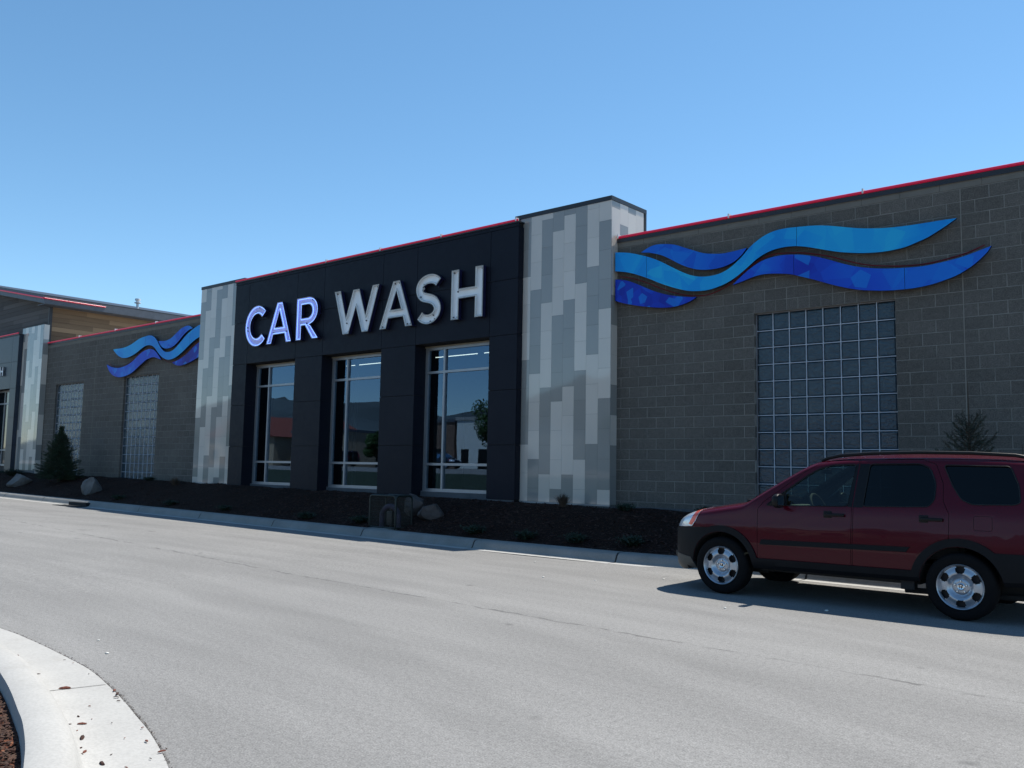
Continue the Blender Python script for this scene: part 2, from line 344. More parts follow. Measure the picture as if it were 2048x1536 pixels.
# kerb with gutter along the planting bed; profile (y, dz)
KY = -2.98
prof = [(-3.27, .003), (-3.10, .005), (-3.07, .012), (-3.045, .05), (-3.02, .105), (-2.99, .14), (-2.95, .152), (-2.80, .156), (-2.78, .10)]
xs = []; x = -44
while x < 22: xs += [x, x + 3.02]; x += 3.05
vs = []; fs = []; n = len(prof)
for i, xx in enumerate(xs):
    jx = -17.4 <= xx <= -15.8
    for (y, d) in prof: vs.append((xx, y, gz(xx, -3.4) + d))
for i in range(0, len(xs) - 1):
    if i % 2 == 0: fs += [(i * n + k, (i + 1) * n + k, (i + 1) * n + k + 1, i * n + k + 1) for k in range(n - 1)]
mb = MB(); mb.add(vs, fs); mb.m = [2 if (q % (n - 1)) == 0 else 0 for q in range(len(fs))]  # gutter pan takes the paler concrete, its sunlit strip painted in
for i in range(0, len(xs) - 1, 2):    # end faces of each cast length + dark gap floor
    if i + 2 < len(xs):
        a = xs[i + 1]; b = xs[i + 2]; z = gz(a, -3.4)
        mb.add([(a, y, z + d - .012) for y, d in prof] + [(b, y, z + d - .012) for y, d in prof], [(k, n + k, n + k + 1, k + 1) for k in range(n - 1)], 1)
tag(mb.build('kerb', [M['concrete'], M['joint'], M['concrete_lit']], smooth=50), kind='structure')
# storm drain slot under the kerb
zd = gz(-17, -3.4)
t_ = thing('storm_drain', 'dark storm drain inlet let into the shaded kerb', 'drain', (-16.9, -3.12, zd))
mb = MB(); mb.box(-.62, .5, -.03, .10, .015, .105); mb.build('opening', M['groove'], t_)
mb = MB(); mb.bbox(-.8, .65, -.42, -.05, .004, .016, .004)
for k in range(9): mb.box(-.7 + k * .155, -.6 + k * .155, -.36, -.12, .0165, .020, 1)
mb.build('grate', [M['iron'], M['groove']], t_)

# planting bed: bark mulch rising from the kerb to the wall foot
def bed(x, y):
    s = sm(-2.80, -.45, y); s2 = min(1, max(0, (y + 2.80) / 2.3))
    z = gz(x, -3.4) + .115 + .60 * (s * .55 + s2 * .45) - .006 * min(0, x + 12)*0
    return z + .035 * noise.noise((x * 1.1, y * 1.3, 0)) + .012 * noise.noise((x * 7, y * 7, 3))
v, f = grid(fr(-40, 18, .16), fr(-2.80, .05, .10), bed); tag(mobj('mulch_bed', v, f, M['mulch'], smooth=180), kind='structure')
def chips(name, n, samp, hf, mats, smin=.012, smax=.045):
    vs = []; fs = []; fm = []
    for _ in range(n):
        x, y = samp(); z = hf(x, y) + .006; L = random.uniform(smin, smax); W_ = L * random.uniform(.22, .5); T = W_ * .4
        rot = Matrix.Rotation(random.uniform(0, 6.3), 3, 'Z') @ Matrix.Rotation(random.gauss(0, .35), 3, 'X') @ Matrix.Rotation(random.gauss(0, .3), 3, 'Y'); b = len(vs)
        for q in ((-L, -W_ * .5, 0), (L * .9, -W_, 0), (L, W_ * .4, 0), (-L * .8, W_, 0), (-L * .7, -W_ * .3, T), (L * .7, -W_ * .5, T), (L * .6, W_ * .4, T), (-L * .7, W_ * .6, T)):
            vs.append(tuple(rot @ Vector(q) + Vector((x, y, z))))
        fs += [tuple(b + i for i in q) for q in ((4, 5, 6, 7), (0, 1, 5, 4), (1, 2, 6, 5), (2, 3, 7, 6), (3, 0, 4, 7))]; fm += [0 if random.random() < .75 else 1] * 5
    return mobj(name, vs, fs, mats, fm=fm)
tag(chips('bark_chips', 11000, lambda: (random.choice((random.uniform(-24, 8), random.uniform(-9, 6))), random.uniform(-2.78, -.2)), bed, [M['chip'], M['chip2']]), 'loose dark bark mulch spread over the planting bed', 'mulch', kind='stuff')

# ------------------------------------------------------------------ corner island (kerb, gutter, mulch)
def offset_curve(pts, d):
    out = []
    for i, p in enumerate(pts):
        a = Vector(pts[max(0, i - 1)]); c = Vector(pts[min(len(pts) - 1, i + 1)]); t = (c - a).normalized(); out.append((p[0] + t.y * d, p[1] - t.x * d))
    return out
ctrl = [(-14, -13.2), (-8, -12.35), (-4, -11.95), (-1, -11.79), (1.3, -11.765), (2.0, -11.79), (2.86, -11.87), (3.4, -11.94), (3.89, -12.05), (4.3, -12.155), (4.7, -12.27), (5.07, -12.38), (5.6, -12.575), (6.2, -12.85), (6.9, -13.3), (7.5, -14.0), (7.9, -15.0), (8.1, -16.5), (8.15, -19)]
def smooth_curve(c, m_=8):
    out = []
    for i in range(len(c) - 1):
        p0 = Vector(c[max(0, i - 1)]); p1 = Vector(c[i]); p2 = Vector(c[i + 1]); p3 = Vector(c[min(len(c) - 1, i + 2)])
        for k in range(m_):
            t = k / m_; out.append(tuple(.5 * ((2 * p1) + (-p0 + p2) * t + (2 * p0 - 5 * p1 + 4 * p2 - p3) * t * t + (-p0 + 3 * p1 - 3 * p2 + p3) * t ** 3)))
    out.append(c[-1]); return out
cur = smooth_curve(ctrl)
iprof = [(0, .006), (.20, .010), (.345, .014), (.365, .03), (.385, .085), (.415, .128), (.46, .145), (.56, .147), (.60, .135), (.615, .04), (.62, -.02)]
def strip(curve, prof, zf, name, mat, smooth=45):
    cols = [offset_curve(curve, d) for d, _ in prof]; vs = []; n = len(prof)
    for i in range(len(curve)):
        for k, (d, h) in enumerate(prof): vs.append((cols[k][i][0], cols[k][i][1], zf(*curve[i]) + h))
    fs = [(i * n + k, (i + 1) * n + k, (i + 1) * n + k + 1, i * n + k + 1) for i in range(len(curve) - 1) for k in range(n - 1)]
    return mobj(name, vs, fs, mat, smooth=smooth)
k0 = strip(cur, iprof, lambda x, y: gz(x, max(y, -18)), 'island_kerb', M['concrete_lit']); tag(k0, kind='structure')
if k0.data.polygons[0].normal.z < 0: k0.data.flip_normals()
# dark contraction joints let into gutter and kerb
mb = MB()
for (ax, ay, bx, by, z) in ((3.79, -12.41, 3.85, -12.05, .0165),):
    d = Vector((bx - ax, by - ay)).normalized(); nrm = Vector((-d.y, d.x)) * .0035
    mb.add([(ax - nrm.x, ay - nrm.y, z), (ax + nrm.x, ay + nrm.y, z), (bx + nrm.x, by + nrm.y, .0095), (bx - nrm.x, by - nrm.y, .0095)], [(0, 1, 2, 3)])
tag(mb.build('gutter_joint', M['joint']), kind='structure')
inner = offset_curve(cur, .612)
vs = [(x, y, .06 + .004 * noise.noise((x * 3, y * 3, 0))) for x, y in inner]; L_ = len(vs)
for i, (x, y) in enumerate(inner): vs.append((x + (2 - x) * .35, y + (-17.5 - y) * .6, .12))
vs.append((2, -17.5, .12)); fs = [(i, i + 1, L_ + i + 1, L_ + i) for i in range(L_ - 1)] + [(L_ + i, L_ + i + 1, 2 * L_) for i in range(L_ - 1)]
io = mobj('island_mulch', vs, fs, mat_mulch('mulch_sun', 1.7), smooth=180); tag(io, kind='structure')  # brighter copy of the bed mulch, sunlight put into its colour
if io.data.polygons[0].normal.z < 0: io.data.flip_normals()
def isamp():
    i = random.randrange(20, len(inner) - 30); x, y = inner[i]; t = random.random() ** 1.6 * .5; dx, dy = 2 - x, -17.5 - y; l = sqrt(dx * dx + dy * dy); return x + dx / l * (t * 2 + .03), y + dy / l * (t * 2 + .03)
tag(chips('island_bark_chips', 4500, isamp, lambda x, y: .064, [M['chip2'], M['chip']], .008, .03), 'sunlit bark mulch inside the curved kerb of the corner island', 'mulch', kind='stuff')
def gsamp():
    i = random.randrange(10, len(cur) - 20); a, b = cur[i], cur[i + 1]; t = random.random(); x = a[0] + (b[0] - a[0]) * t; y = a[1] + (b[1] - a[1]) * t; return x + random.gauss(0, .006), y + abs(random.gauss(.001, .009)) + (.02 * random.random() if random.random() < .12 else 0)
tag(chips('edge_grit', 1500, gsamp, lambda x, y: gz(x, y) - .001, [simple('grit', (.05, .045, .042), .95, vary=.5, scale=30), M['chip2']], .0025, .007), 'dark grit and crumbs along the outer edge of the white gutter', 'grit', kind='stuff')
def gutter_h(x, y): return .014 if y < -12.2 else .012
pos = [(2.58, -12.10, .02), (3.29, -12.24, .022), (3.80, -12.28, .05), (4.48, -12.50, .022), (4.64, -12.55, .035), (4.60, -12.60, .02), (4.31, -12.36, .014), (4.89, -12.66, .05), (4.83, -12.69, .02), (5.05, -12.74, .025), (5.12, -12.75, .03), (5.14, -12.79, .035), (5.17, -12.84, .03), (5.35, -12.77, .04), (5.17, -12.46, .025), (4.73, -12.43, .012), (5.04, -12.51, .012), (4.31, -12.19, .02), (4.93, -12.36, .016), (2.96, -11.93, .014), (5.38, -12.49, .03), (4.15, -12.12, .035), (4.05, -12.09, .03), (4.22, -12.16, .028), (4.74, -12.62, .014), (5.3, -12.86, .02), (5.48, -12.72, .018), (5.44, -12.58, .014), (3.1, -11.93, .012), (3.5, -12.0, .014), (4.58, -12.47, .01), (5.25, -12.68, .012)]
protos = []
for k in range(4):
    L = 1.; mb = MB(); a = [(-1, -.12, 0), (-.4, -.3, .02), (.3, -.24, .06), (1, -.05, .02), (.7, .22, 0), (0, .26, .12), (-.7, .2, .05)]
    a = [(x_ * (1 + random.uniform(-.15, .15)), y_ * random.uniform(.6, 1.5), z_) for x_, y_, z_ in a]
    mb.add(a + [(x_ * .8, y_ * .7, z_ + .22) for x_, y_, z_ in a], [tuple(range(7))[::-1], tuple(range(7, 14))] + [(i, (i + 1) % 7, 7 + (i + 1) % 7, 7 + i) for i in range(7)])
    o = mb.build('bark_chip', M['chip'] if k % 2 else simple('bark_red', (.13, .04, .025), .9, vary=.5)); protos.append(o)
for k, (x, y, s_) in enumerate(pos):
    o = protos[k] if k < 4 else protos[k % 4].copy()
    if k >= 4: COL.objects.link(o)
    o.location = (x, y, gutter_h(x, y)); o.scale = (s_ * .75,) * 3; o.rotation_euler = (random.uniform(-.15, .15), 0, random.uniform(0, 6.3))
    tag(o, 'small dark bark chip lying on the white concrete gutter', 'bark chip', 'bark chips on the gutter')
# pale stones lying on the asphalt
mb = MB(); base = None
for k, (x, y, s_) in enumerate([(5.97, -5.42, .028), (2.14, -5.38, .022), (5.12, -6.04, .02), (.86, -3.97, .018), (2.83, -5.16, .018), (2.91, -11.60, .02), (2.38, -11.42, .016), (3.35, -4.32, .02)]):
    if base is None:
        bm = bmesh.new(); bmesh.ops.create_icosphere(bm, subdivisions=2, radius=1)
        for vv in bm.verts: vv.co *= 1 + .25 * noise.noise(vv.co * 1.7); vv.co.z *= .55
        me = bpy.data.meshes.new('pebble'); bm.to_mesh(me); bm.free(); me.materials.append(simple('pale_stone', (.55, .55, .52), .8)); o = base = bpy.data.objects.new('pebble', me)
    else: o = base.copy()
    COL.objects.link(o); o.location = (x, y, gz(x, y) + s_ * .28); o.scale = (s_ * .7,) * 3; o.rotation_euler = (0, 0, k)
    tag(o, 'small pale stone lying on the asphalt', 'stone', 'pale stones on the asphalt')
base['label'] = 'pale stone in the shadow edge beside the red car'; del base['group']

# ------------------------------------------------------------------ car wash building
B = thing('car_wash_building', 'long dark block car wash with black entrance bay and two tiled towers', 'building', (-8, 0, 0))
def bchild(o, parent=B):
    """parent while keeping world placement (all building parts are modelled in world space)"""
    o.parent = parent; o.matrix_parent_inverse = PINV; return o
B.location = (-8, 0, 0); PINV = Matrix.Translation((8, 0, 0))
def bp(mb, name, mats, smooth=None, fix=False, parent=None):
    o = mb.build(name, mats, None, smooth, fix)
    if parent is None: o.parent = B; o.matrix_parent_inverse = PINV
    else: o.parent = parent
    return o
ZB, ZT = .2, 5.935
WR = (2.642, 5.080, 4.299, .946)     # glass block opening of the right wing x0,x1,top,bottom
W2 = (-21.03, -18.61, 4.42, .80); W1 = (-26.63, -24.21, 4.42, .80)
def wall_with_openings(x0, x1, openings, y0=0., y1=.30):
    mb = MB(); xs_ = sorted(openings); cx = x0
    for (a, b, t, bt) in xs_:
        mb.box(cx, a, y0, y1, ZB, ZT); mb.box(a, b, y0, y1, ZB, bt); mb.box(a, b, y0, y1, t + .2032, ZT); cx = b
    mb.box(cx, x1, y0, y1, ZB, ZT); return mb
bp(wall_with_openings(-.32, 16, [WR, (8.95, 11.39, 4.299, .946)]), 'wall', M['cmu'])
bp(wall_with_openings(-27.66, -15.7, [W1, W2]), 'wall', M['cmu'])
for (a, b, t, bt) in (WR, W1, W2, (8.95, 11.39, 4.299, .946)):
    mb = MB(); mb.box(a, b, -.0, .30, t, t + .2032); bp(mb, 'lintel', M['cmu_half'])
# plinth, smooth cap course, control joints
for (x0, x1) in ((-.30, 16), (-27.66, -15.7)):
    mb = MB()
    for k in range(int((x1 - x0) / .61)): mb.box(x0 + k * .61 + .002, x0 + (k + 1) * .61 - .002, -.006, .30, ZT, 6.075)
    bp(mb, 'cap_course', M['cap'])
    mb = MB(); mb.box(x0, x1, -.03, .36, 6.078, 6.125); mb.box(x0, x1, -.03, -.027, 6.04, 6.077); bp(mb, 'coping', M['dark_metal'])
    mb = MB(); mb.tube([(x0 + .02, -.032, 6.148), (x1 - .02, -.032, 6.148)], .026, 10)
    xx = x0 + .04; 
    while xx < x1: mb.box(xx - .012, xx + .012, -.075, .03, 6.126, 6.205, 1); xx += 2.44 if x0 > -5 else 2.9
    bp(mb, 'light_tube', [M['red_tube'], M['clip']], smooth=40)
    mb = MB(); mb.box(x0, x1, -.012, .25, .3, .745 if x0 > -5 else .83); bp(mb, 'foundation', M['found'])
for xj in (6.096, 12.2, -23.3): mb = MB(); mb.box(xj - .007, xj + .007, -.004, .02, .75, 6.07); bp(mb, 'control_joint', M['jointl'])
# glass block windows
def glass_block(a, b, top, bot, cols, rows):
    fm_ = MB(); d = .075; fm_.box(a, b, d - .012, d + .10, bot - .075, bot); fm_.box(a, a + .018, d - .004, d + .1, bot, top); fm_.box(b - .018, b, d - .004, d + .1, bot, top); fm_.box(a, b, d - .004, d + .1, top - .018, top)
    fo = bp(fm_, 'glass_block_window', M['alu_d'])
    w_ = (b - a - .036) / cols; h_ = (top - .018 - bot) / rows; mm = MB()
    for i in range(1, cols): mm.box(a + .018 + i * w_ - .0058, a + .018 + i * w_ + .0058, d, d + .09, bot, top - .018)
    for j in range(1, rows):
        for i in range(cols): mm.box(a + .018 + i * w_ + (.006 if i else 0), a + .018 + (i + 1) * w_ - (.006 if i < cols - 1 else 0), d + .001, d + .09, bot + j * h_ - .0058, bot + j * h_ + .0058)
    bp(mm, 'mortar_grid', M['mortar_l'], parent=fo)
    gm = MB()
    for i in range(cols):
        for j in range(rows):
            x0 = a + .018 + i * w_ + .008; x1 = x0 + w_ - .016; z0 = bot + j * h_ + .008; z1 = z0 + h_ - .016; e = .022
            gm.add([(x0, d + .022, z0), (x1, d + .022, z0), (x1, d + .022, z1), (x0, d + .022, z1), (x0 + e, d + .008, z0 + e), (x1 - e, d + .008, z0 + e), (x1 - e, d + .008, z1 - e), (x0 + e, d + .008, z1 - e)],
                   [(4, 5, 6, 7), (0, 1, 5, 4), (1, 2, 6, 5), (2, 3, 7, 6), (3, 0, 4, 7)])
    bp(gm, 'pane', M['gblock'], parent=fo)
glass_block(*WR, 8, 11); glass_block(*W2, 8, 12); glass_block(*W1, 8, 12); glass_block(8.95, 11.39, 4.299, .946, 8, 11)

# dark entrance bay
PX0, PX1, PT = -13.56, -2.597, 6.78
OPN = [(-12.84, -10.515), (-9.33, -6.99), (-5.765, -3.41)]; OT = 4.33
cols_x = [PX0, -12.84, -10.515, -9.33, -6.99, -5.765, -3.41, PX1]; rows_z = [.78, 1.947, 3.133, 4.33, 5.552, 6.70]
mb = MB(); g = .006
def panel(x0, x1, z0, z1, y=-.40, th=.02): mb.box(x0 + g, x1 - g, y, y + th, z0 + g, z1 - g)
for i in range(7):
    pier = i % 2 == 0
    for j in range(5):
        if rows_z[j] < OT - .01 and not pier: continue
        panel(cols_x[i], cols_x[i + 1], rows_z[j], rows_z[j + 1])
mb.box(PX0, PX1, -.405, -.38, 6.705, PT)
for j in range(5):      # right-hand return of the bay
    mb.box(PX1 - .02, PX1, -.379, -.232, rows_z[j] + g, rows_z[j + 1] - g)
    mb.box(PX0, PX0 + .02, -.379, -.232, rows_z[j] + g, rows_z[j + 1] - g)
    if rows_z[j] < OT - .01:
        for (a, b) in OPN:    # reveals
            mb.box(a - .02, a - g, -.379, -.02, rows_z[j] + g, rows_z[j + 1] - g); mb.box(b + g, b + .02, -.379, -.02, rows_z[j] + g, rows_z[j + 1] - g)
bp(mb, 'cladding', M['panel'])
mb = MB()
for i in range(7):
    if i % 2 == 0: mb.box(cols_x[i] + .0205, cols_x[i + 1] - .0205, -.379, .30, .3, OT)
mb.box(PX0 + .0205, PX1 - .0205, -.379, .30, OT + .001, PT - .01)
bp(mb, 'wall', M['groove'], None, False)
mb = MB()
for i in (0, 2, 4, 6): mb.box(cols_x[i] + .03, cols_x[i + 1] - .03, -.395, .28, .45, .775)
for (a, b) in OPN: mb.box(a - .02, b + .02, -.10, .28, .40, .875)
bp(mb, 'foundation', M['found'])
mb = MB(); mb.box(PX0 - .01, PX1 + .012, -.43, .3, PT, PT + .03); bp(mb, 'coping', M['dark_metal'])
mb = MB(); mb.tube([(PX0, -.42, PT + .053), (PX1 - .03, -.42, PT + .053)], .026, 10); xx = PX0 + 1.7
for xx in (-11.4, -9.25, -7.1, -4.95, PX1 - .06): mb.box(xx - .014, xx + .014, -.46, -.36, PT + .028, PT + .105, 1)
bp(mb, 'light_tube', [M['red_tube'], M['clip']], smooth=40)
# windows of the bay
for (a, b) in OPN:
    mb = MB(); y0, y1 = -.045, .06; fw = .062
    zb, z1, z2, zt = .885, 1.515, 3.69, 4.285; mx = a + .63
    mb.box(a, a + .085, y0, y1, zb, zt); mb.box(b - .05, b, y0, y1, zb, zt)
    mb.box(a + .085, b - .05, y0, y1, zt - fw, zt); mb.box(a + .085, b - .05, y0 - .012, y1, zb, zb + fw)
    mb.box(mx - .028, mx + .028, y0 - .002, y1, zb + fw, zt - fw)
    for z in (z1, z2): mb.box(a + .085, mx - .028, y0, y1, z - .028, z + .028); mb.box(mx + .028, b - .05, y0, y1, z - .028, z + .028)
    mb.box(a - .01, b + .01, y0 - .03, y1, zt + .001, zt + .03, 1); mb.box(a - .01, b, y0 - .05, y0 - .001, zb - .02, zb - .001, 0)
    fo = bp(mb, 'window', [M['alu'], simple('flashing', (.28, .25, .19), .5, .2)])
    mb = MB()
    for (p, q) in ((a + .085, mx - .028), (mx + .028, b - .05)):
        for (r_, s_) in ((zb + fw, z1 - .028), (z1 + .028, z2 - .028), (z2 + .028, zt - fw)): mb.add([(p, .0, r_), (q, .0, r_), (q, .0, s_), (p, .0, s_)], [(0, 1, 2, 3)])
    bp(mb, 'pane', M['glass'], parent=fo)

# tiled towers
def tower(x0, x1, zt, strips, first, zbot, yback=1.07, y=-.23, face='front', sc=1.):
    """strips: list of (transition z list, starts_dark)"""
    mb = MB(); sw = .2985; g = .0014; n = len(strips)
    for k, (tr, dark) in enumerate(strips):
        a = x1 - (n - k) * sw; b = a + sw; a = max(a, x0)
        edges = [zt]; 
        z = tr[0] if tr else zt
        while z < zt - .6035 * sc: z += .6035 * sc
        zz = z; e = [zt]
        while zz > zbot + .02: 
            if zz < zt - .02: e.append(zz)
            zz -= .6035 * sc
        e.append(zbot)
        for i in range(len(e) - 1):
            zc = (e[i] + e[i + 1]) / 2; cnt = sum(1 for q in tr if q > zc); d = dark ^ (cnt % 2 == 1)
            mb.box(a + g, b - g, y, y + .012, e[i + 1] + g, e[i] - g, 1 if d else 0)
    return mb
SR = [([5.58, 3.78, 1.96], True), ([5.27, 3.47, 1.67], False), ([6.77, 4.97, 3.17, 1.36], False), ([6.47, 4.68, 2.87, 1.06], True), ([6.77, 4.98, 3.17, 1.36], True), ([5.27, 3.47, 1.66], True), ([5.58, 3.77, 1.96], False), ([6.49, 4.68, 2.87, 1.06], False)]
mb = tower(-2.84, -.303, 6.895, SR, 0, .765)
# side of the tower (faces +X): strips going back
SS = [([6.76, 5.0], True), ([6.46, 6.05], False), ([6.77, 4.9], True), ([6.1, 4.5], False)]
for k, (tr, dark) in enumerate(SS):
    y0 = -.218 + k * .2985 + (.0 if k else 0); y1 = min(y0 + .2985, 1.03); e = [6.895]; z = tr[0]
    while z > .8: e.append(z); z -= .6035
    e.append(.765)
    for i in range(len(e) - 1):
        if e[i] - e[i + 1] < .03: continue
        zc = (e[i] + e[i + 1]) / 2
        if k == 0: d = (int((6.76 - zc) // .6035) % 3 == 2) or zc > 6.76
        elif k == 1: d = .0 < 6.46 - zc < .45
        elif k == 2: d = zc > 6.77 or .15 > 6.77 - zc > 0
        else: d = 0 < 6.1 - zc < .6
        if k == 0 and zc < 6.76: d = (4.05 < zc < 4.9) or zc < 1.7 or (2.4 < zc < 2.9)
        if k == 1: d = 6.05 < zc < 6.5
        mb.box(-.315, -.303, y0 + .0014, y1 - .0014, e[i + 1] + .0014, e[i] - .0014, 1 if d else 0)
bp(mb, 'tower_tiling', [M['tile_l'], M['tile_d']])
def tower_core(x0, x1, zt, yb, zbot=.3):
    mb = MB(); mb.box(x0 + .014, x1 - .014, -.2175, yb, zbot, zt - .09); mb.box(x0 + .014, x1 - .014, -.2175, yb, zt - .089, zt - .004); bp(mb, 'tower', M['grout'])
    mb = MB(); mb.box(x0 - .012, x1 + .012, -.245, yb + .01, zt - .088, zt); mb.box(x1 - .003, x1 + .009, yb - .04, yb + .01, 5.9, zt - .089); bp(mb, 'coping', M['dark_metal'])
tower_core(-2.84, -.303, 6.985, 1.07)
SL = [([6.46, 4.68, 2.90, 1.12], False), ([6.17, 4.40, 2.62], True), ([5.30, 3.53, 1.76], False), ([6.76, 4.98, 3.22, 1.44], False), ([6.46, 4.70, 2.94, 1.16], True), ([5.27, 3.5, 1.7], False), ([5.58, 3.8, 2.0], True), ([6.5, 4.7, 2.9, 1.1], False)]
mb = tower(-15.775, -13.39, 6.87, SL, 0, .86); bp(mb, 'tower_tiling', [M['tile_l'], M['tile_d']]); tower_core(-15.775, -13.39, 6.96, .28)
# metal closure strips at tower feet
mb = MB(); mb.box(-2.6, -.30, -.236, -.21, .735, .762); bp(mb, 'base_flashing', M['alu'])
mb = MB(); mb.box(-15.78, -13.55, -.236, -.21, .83, .858); bp(mb, 'base_flashing', M['alu'])
# body of the building behind: roof, back and end walls, room
mb = MB(); mb.box(-15.7, -.35, .31, 12, 5.75, 5.9); mb.box(-.35, 16, .31, 12, 5.75, 5.9); mb.box(-27.6, -15.7, .31, 12, 5.75, 5.9); bp(mb, 'roof', M['roof'])
mb = MB(); mb.box(-27.6, 16, 12.01, 12.3, .2, 6.1); mb.box(15.7, 16, .31, 12, .2, 5.74); mb.box(-27.6, -27.3, .31, 12, .2, 5.74); mb.box(-.35, -.1, .31, 12, .7, 5.74, 1); mb.box(-15.7, -15.4, .31, 12, .7, 5.74, 1); bp(mb, 'wall', [M['cmu'], M['room']])
mb = MB(); mb.box(-15.38, -.36, .31, 12, .60, .68); bp(mb, 'room_floor', M['roomd'])
mb = MB(); mb.box(-15.38, -.36, 9., 9.2, .69, 5.7); bp(mb, 'room_wall', M['room'])
for k in range(7):      # fluorescent fittings seen through the glass
    x0 = -15.85 + k * 2.07
    if x0 < -15.3: continue
    o = thing('strip_light', ['first', 'second', 'third', 'fourth', 'fifth', 'sixth', 'seventh'][k] + ' lit fluorescent strip from the left behind the bay windows', 'strip light', (x0 + .92, 4, 4.75), group='strip lights inside the bay')
    mb = MB(); mb.box(-.91, .91, -.05, .05, .03, .08); mb.build('fitting', M['roomd'], o); mb = MB(); mb.tube([(-.90, 0, .01), (.90, 0, .01)], .011, 8); mb.build('tube', M['ceil_light'], o)
    for a_ in (-.6, .6): mb = MB(); mb.tube([(a_, 0, .10), (a_, 0, .98)], .006, 5); mb.build('hanger', M['iron'], o)
eq = thing('wash_machinery', 'dark cabinets and posts standing in the wash hall behind the windows', 'machine', (0, 0, 0)); cabm = simple('cabinet_paint', (.06, .07, .07), .5)
mb = MB(); mb.bbox(-8.5, -7.7, 2.4, 3.4, .69, 3.1, .05); mb.build('cabinet', cabm, eq)
mb = MB(); mb.bbox(-4.9, -4.5, 1.8, 2.2, .69, 3.6, .03); mb.build('post', cabm, eq)
mb = MB(); mb.bbox(-13.5, -12.9, 2.0, 2.6, .69, 2.6, .05); mb.build('cabinet', cabm, eq)
mb = MB(); mb.tube([(-12, 3, .7), (-12, 3, 5.6)], .06, 8); mb.build('pipe', cabm, eq)

# ------------------------------------------------------------------ CAR WASH channel letters
def arc(cx, cz, rx, rz, a0, a1, n=14): return [(cx + rx * cos(radians(a0 + (a1 - a0) * k / n)), cz + rz * sin(radians(a0 + (a1 - a0) * k / n))) for k in range(n + 1)]
H_ = 1.15
def L_C(): return 1.02, [arc(.57, .575, .57, .59, 42, 318, 26) + arc(.57, .575, .325, .35, 318, 42, 22)]
def L_A(w_=1.17):
    c = w_ / 2; return w_, [[(0, 0), (c - .12, H_), (c + .12, H_), (w_, 0), (w_ - .24, 0), (w_ - .325, .25), (.325, .25), (.24, 0)], [(c, .90), (.40, .45), (w_ - .40, .45)]]
def L_R(): return .98, [[(0, 0), (0, H_), (.52, H_)] + arc(.52, .775, .41, .375, 82, -82, 14)[0:] + [(.60, .40), (.98, 0), (.71, 0), (.385, .385), (.225, .385), (.225, 0)], [(.225, .95), (.225, .59), (.50, .59)] + arc(.50, .77, .19, .18, -82, 82, 8) + [(.50, .95)]]
def L_W(): return 1.74, [[(0, H_), (.245, H_), (.49, .42), (.75, 1.12), (.99, 1.12), (1.25, .42), (1.495, H_), (1.74, H_), (1.36, 0), (1.13, 0), (.87, .68), (.61, 0), (.38, 0)]]
def L_S():
    # built from the centre line of the stroke
    c = arc(.49, .84, .335, .215, 28, 180, 12) + [(.18, .74), (.26, .655), (.40, .61), (.55, .57), (.68, .50), (.755, .40)] + arc(.455, .33, .315, .235, 0, -148, 12)
    c = smooth_curve(c, 2); return .94, [offset_curve(c, .113) + offset_curve(c, -.113)[::-1]]
def L_H(): return .98, [[(0, 0), (0, H_), (.24, H_), (.24, .705), (.74, .705), (.74, H_), (.98, H_), (.98, 0), (.74, 0), (.74, .475), (.24, .475), (.24, 0)]]
def area(p): return sum(p[i][0] * p[(i + 1) % len(p)][1] - p[(i + 1) % len(p)][0] * p[i][1] for i in range(len(p))) / 2
def inset(poly, d):
    """offset towards the letter body; outer loops are turned CCW, holes CW"""
    n = len(poly); out = []
    for i in range(n):
        a, b, c = Vector(poly[i - 1]), Vector(poly[i]), Vector(poly[(i + 1) % n])
        e1 = (b - a); e2 = (c - b)
        if e1.length < 1e-5: e1 = e2
        if e2.length < 1e-5: e2 = e1
        e1.normalize(); e2.normalize(); n1 = Vector((-e1.y, e1.x)); n2 = Vector((-e2.y, e2.x)); q = n1 + n2
        if q.length < 1e-3: q = n1
        q.normalize(); k = d / max(.45, q.dot(n1)); out.append((b.x + q.x * k, b.y + q.y * k))
    return out
from mathutils.geometry import tessellate_polygon
def flat(loops, y, mb, mi):
    vs = [Vector((p[0], p[1], 0)) for lp in loops for p in lp]; tri = tessellate_polygon([[Vector((p[0], p[1], 0)) for p in lp] for lp in loops])
    mb.add([(v_.x, y, v_.y) for v_ in vs], [tuple(t_) for t_ in tri], mi)
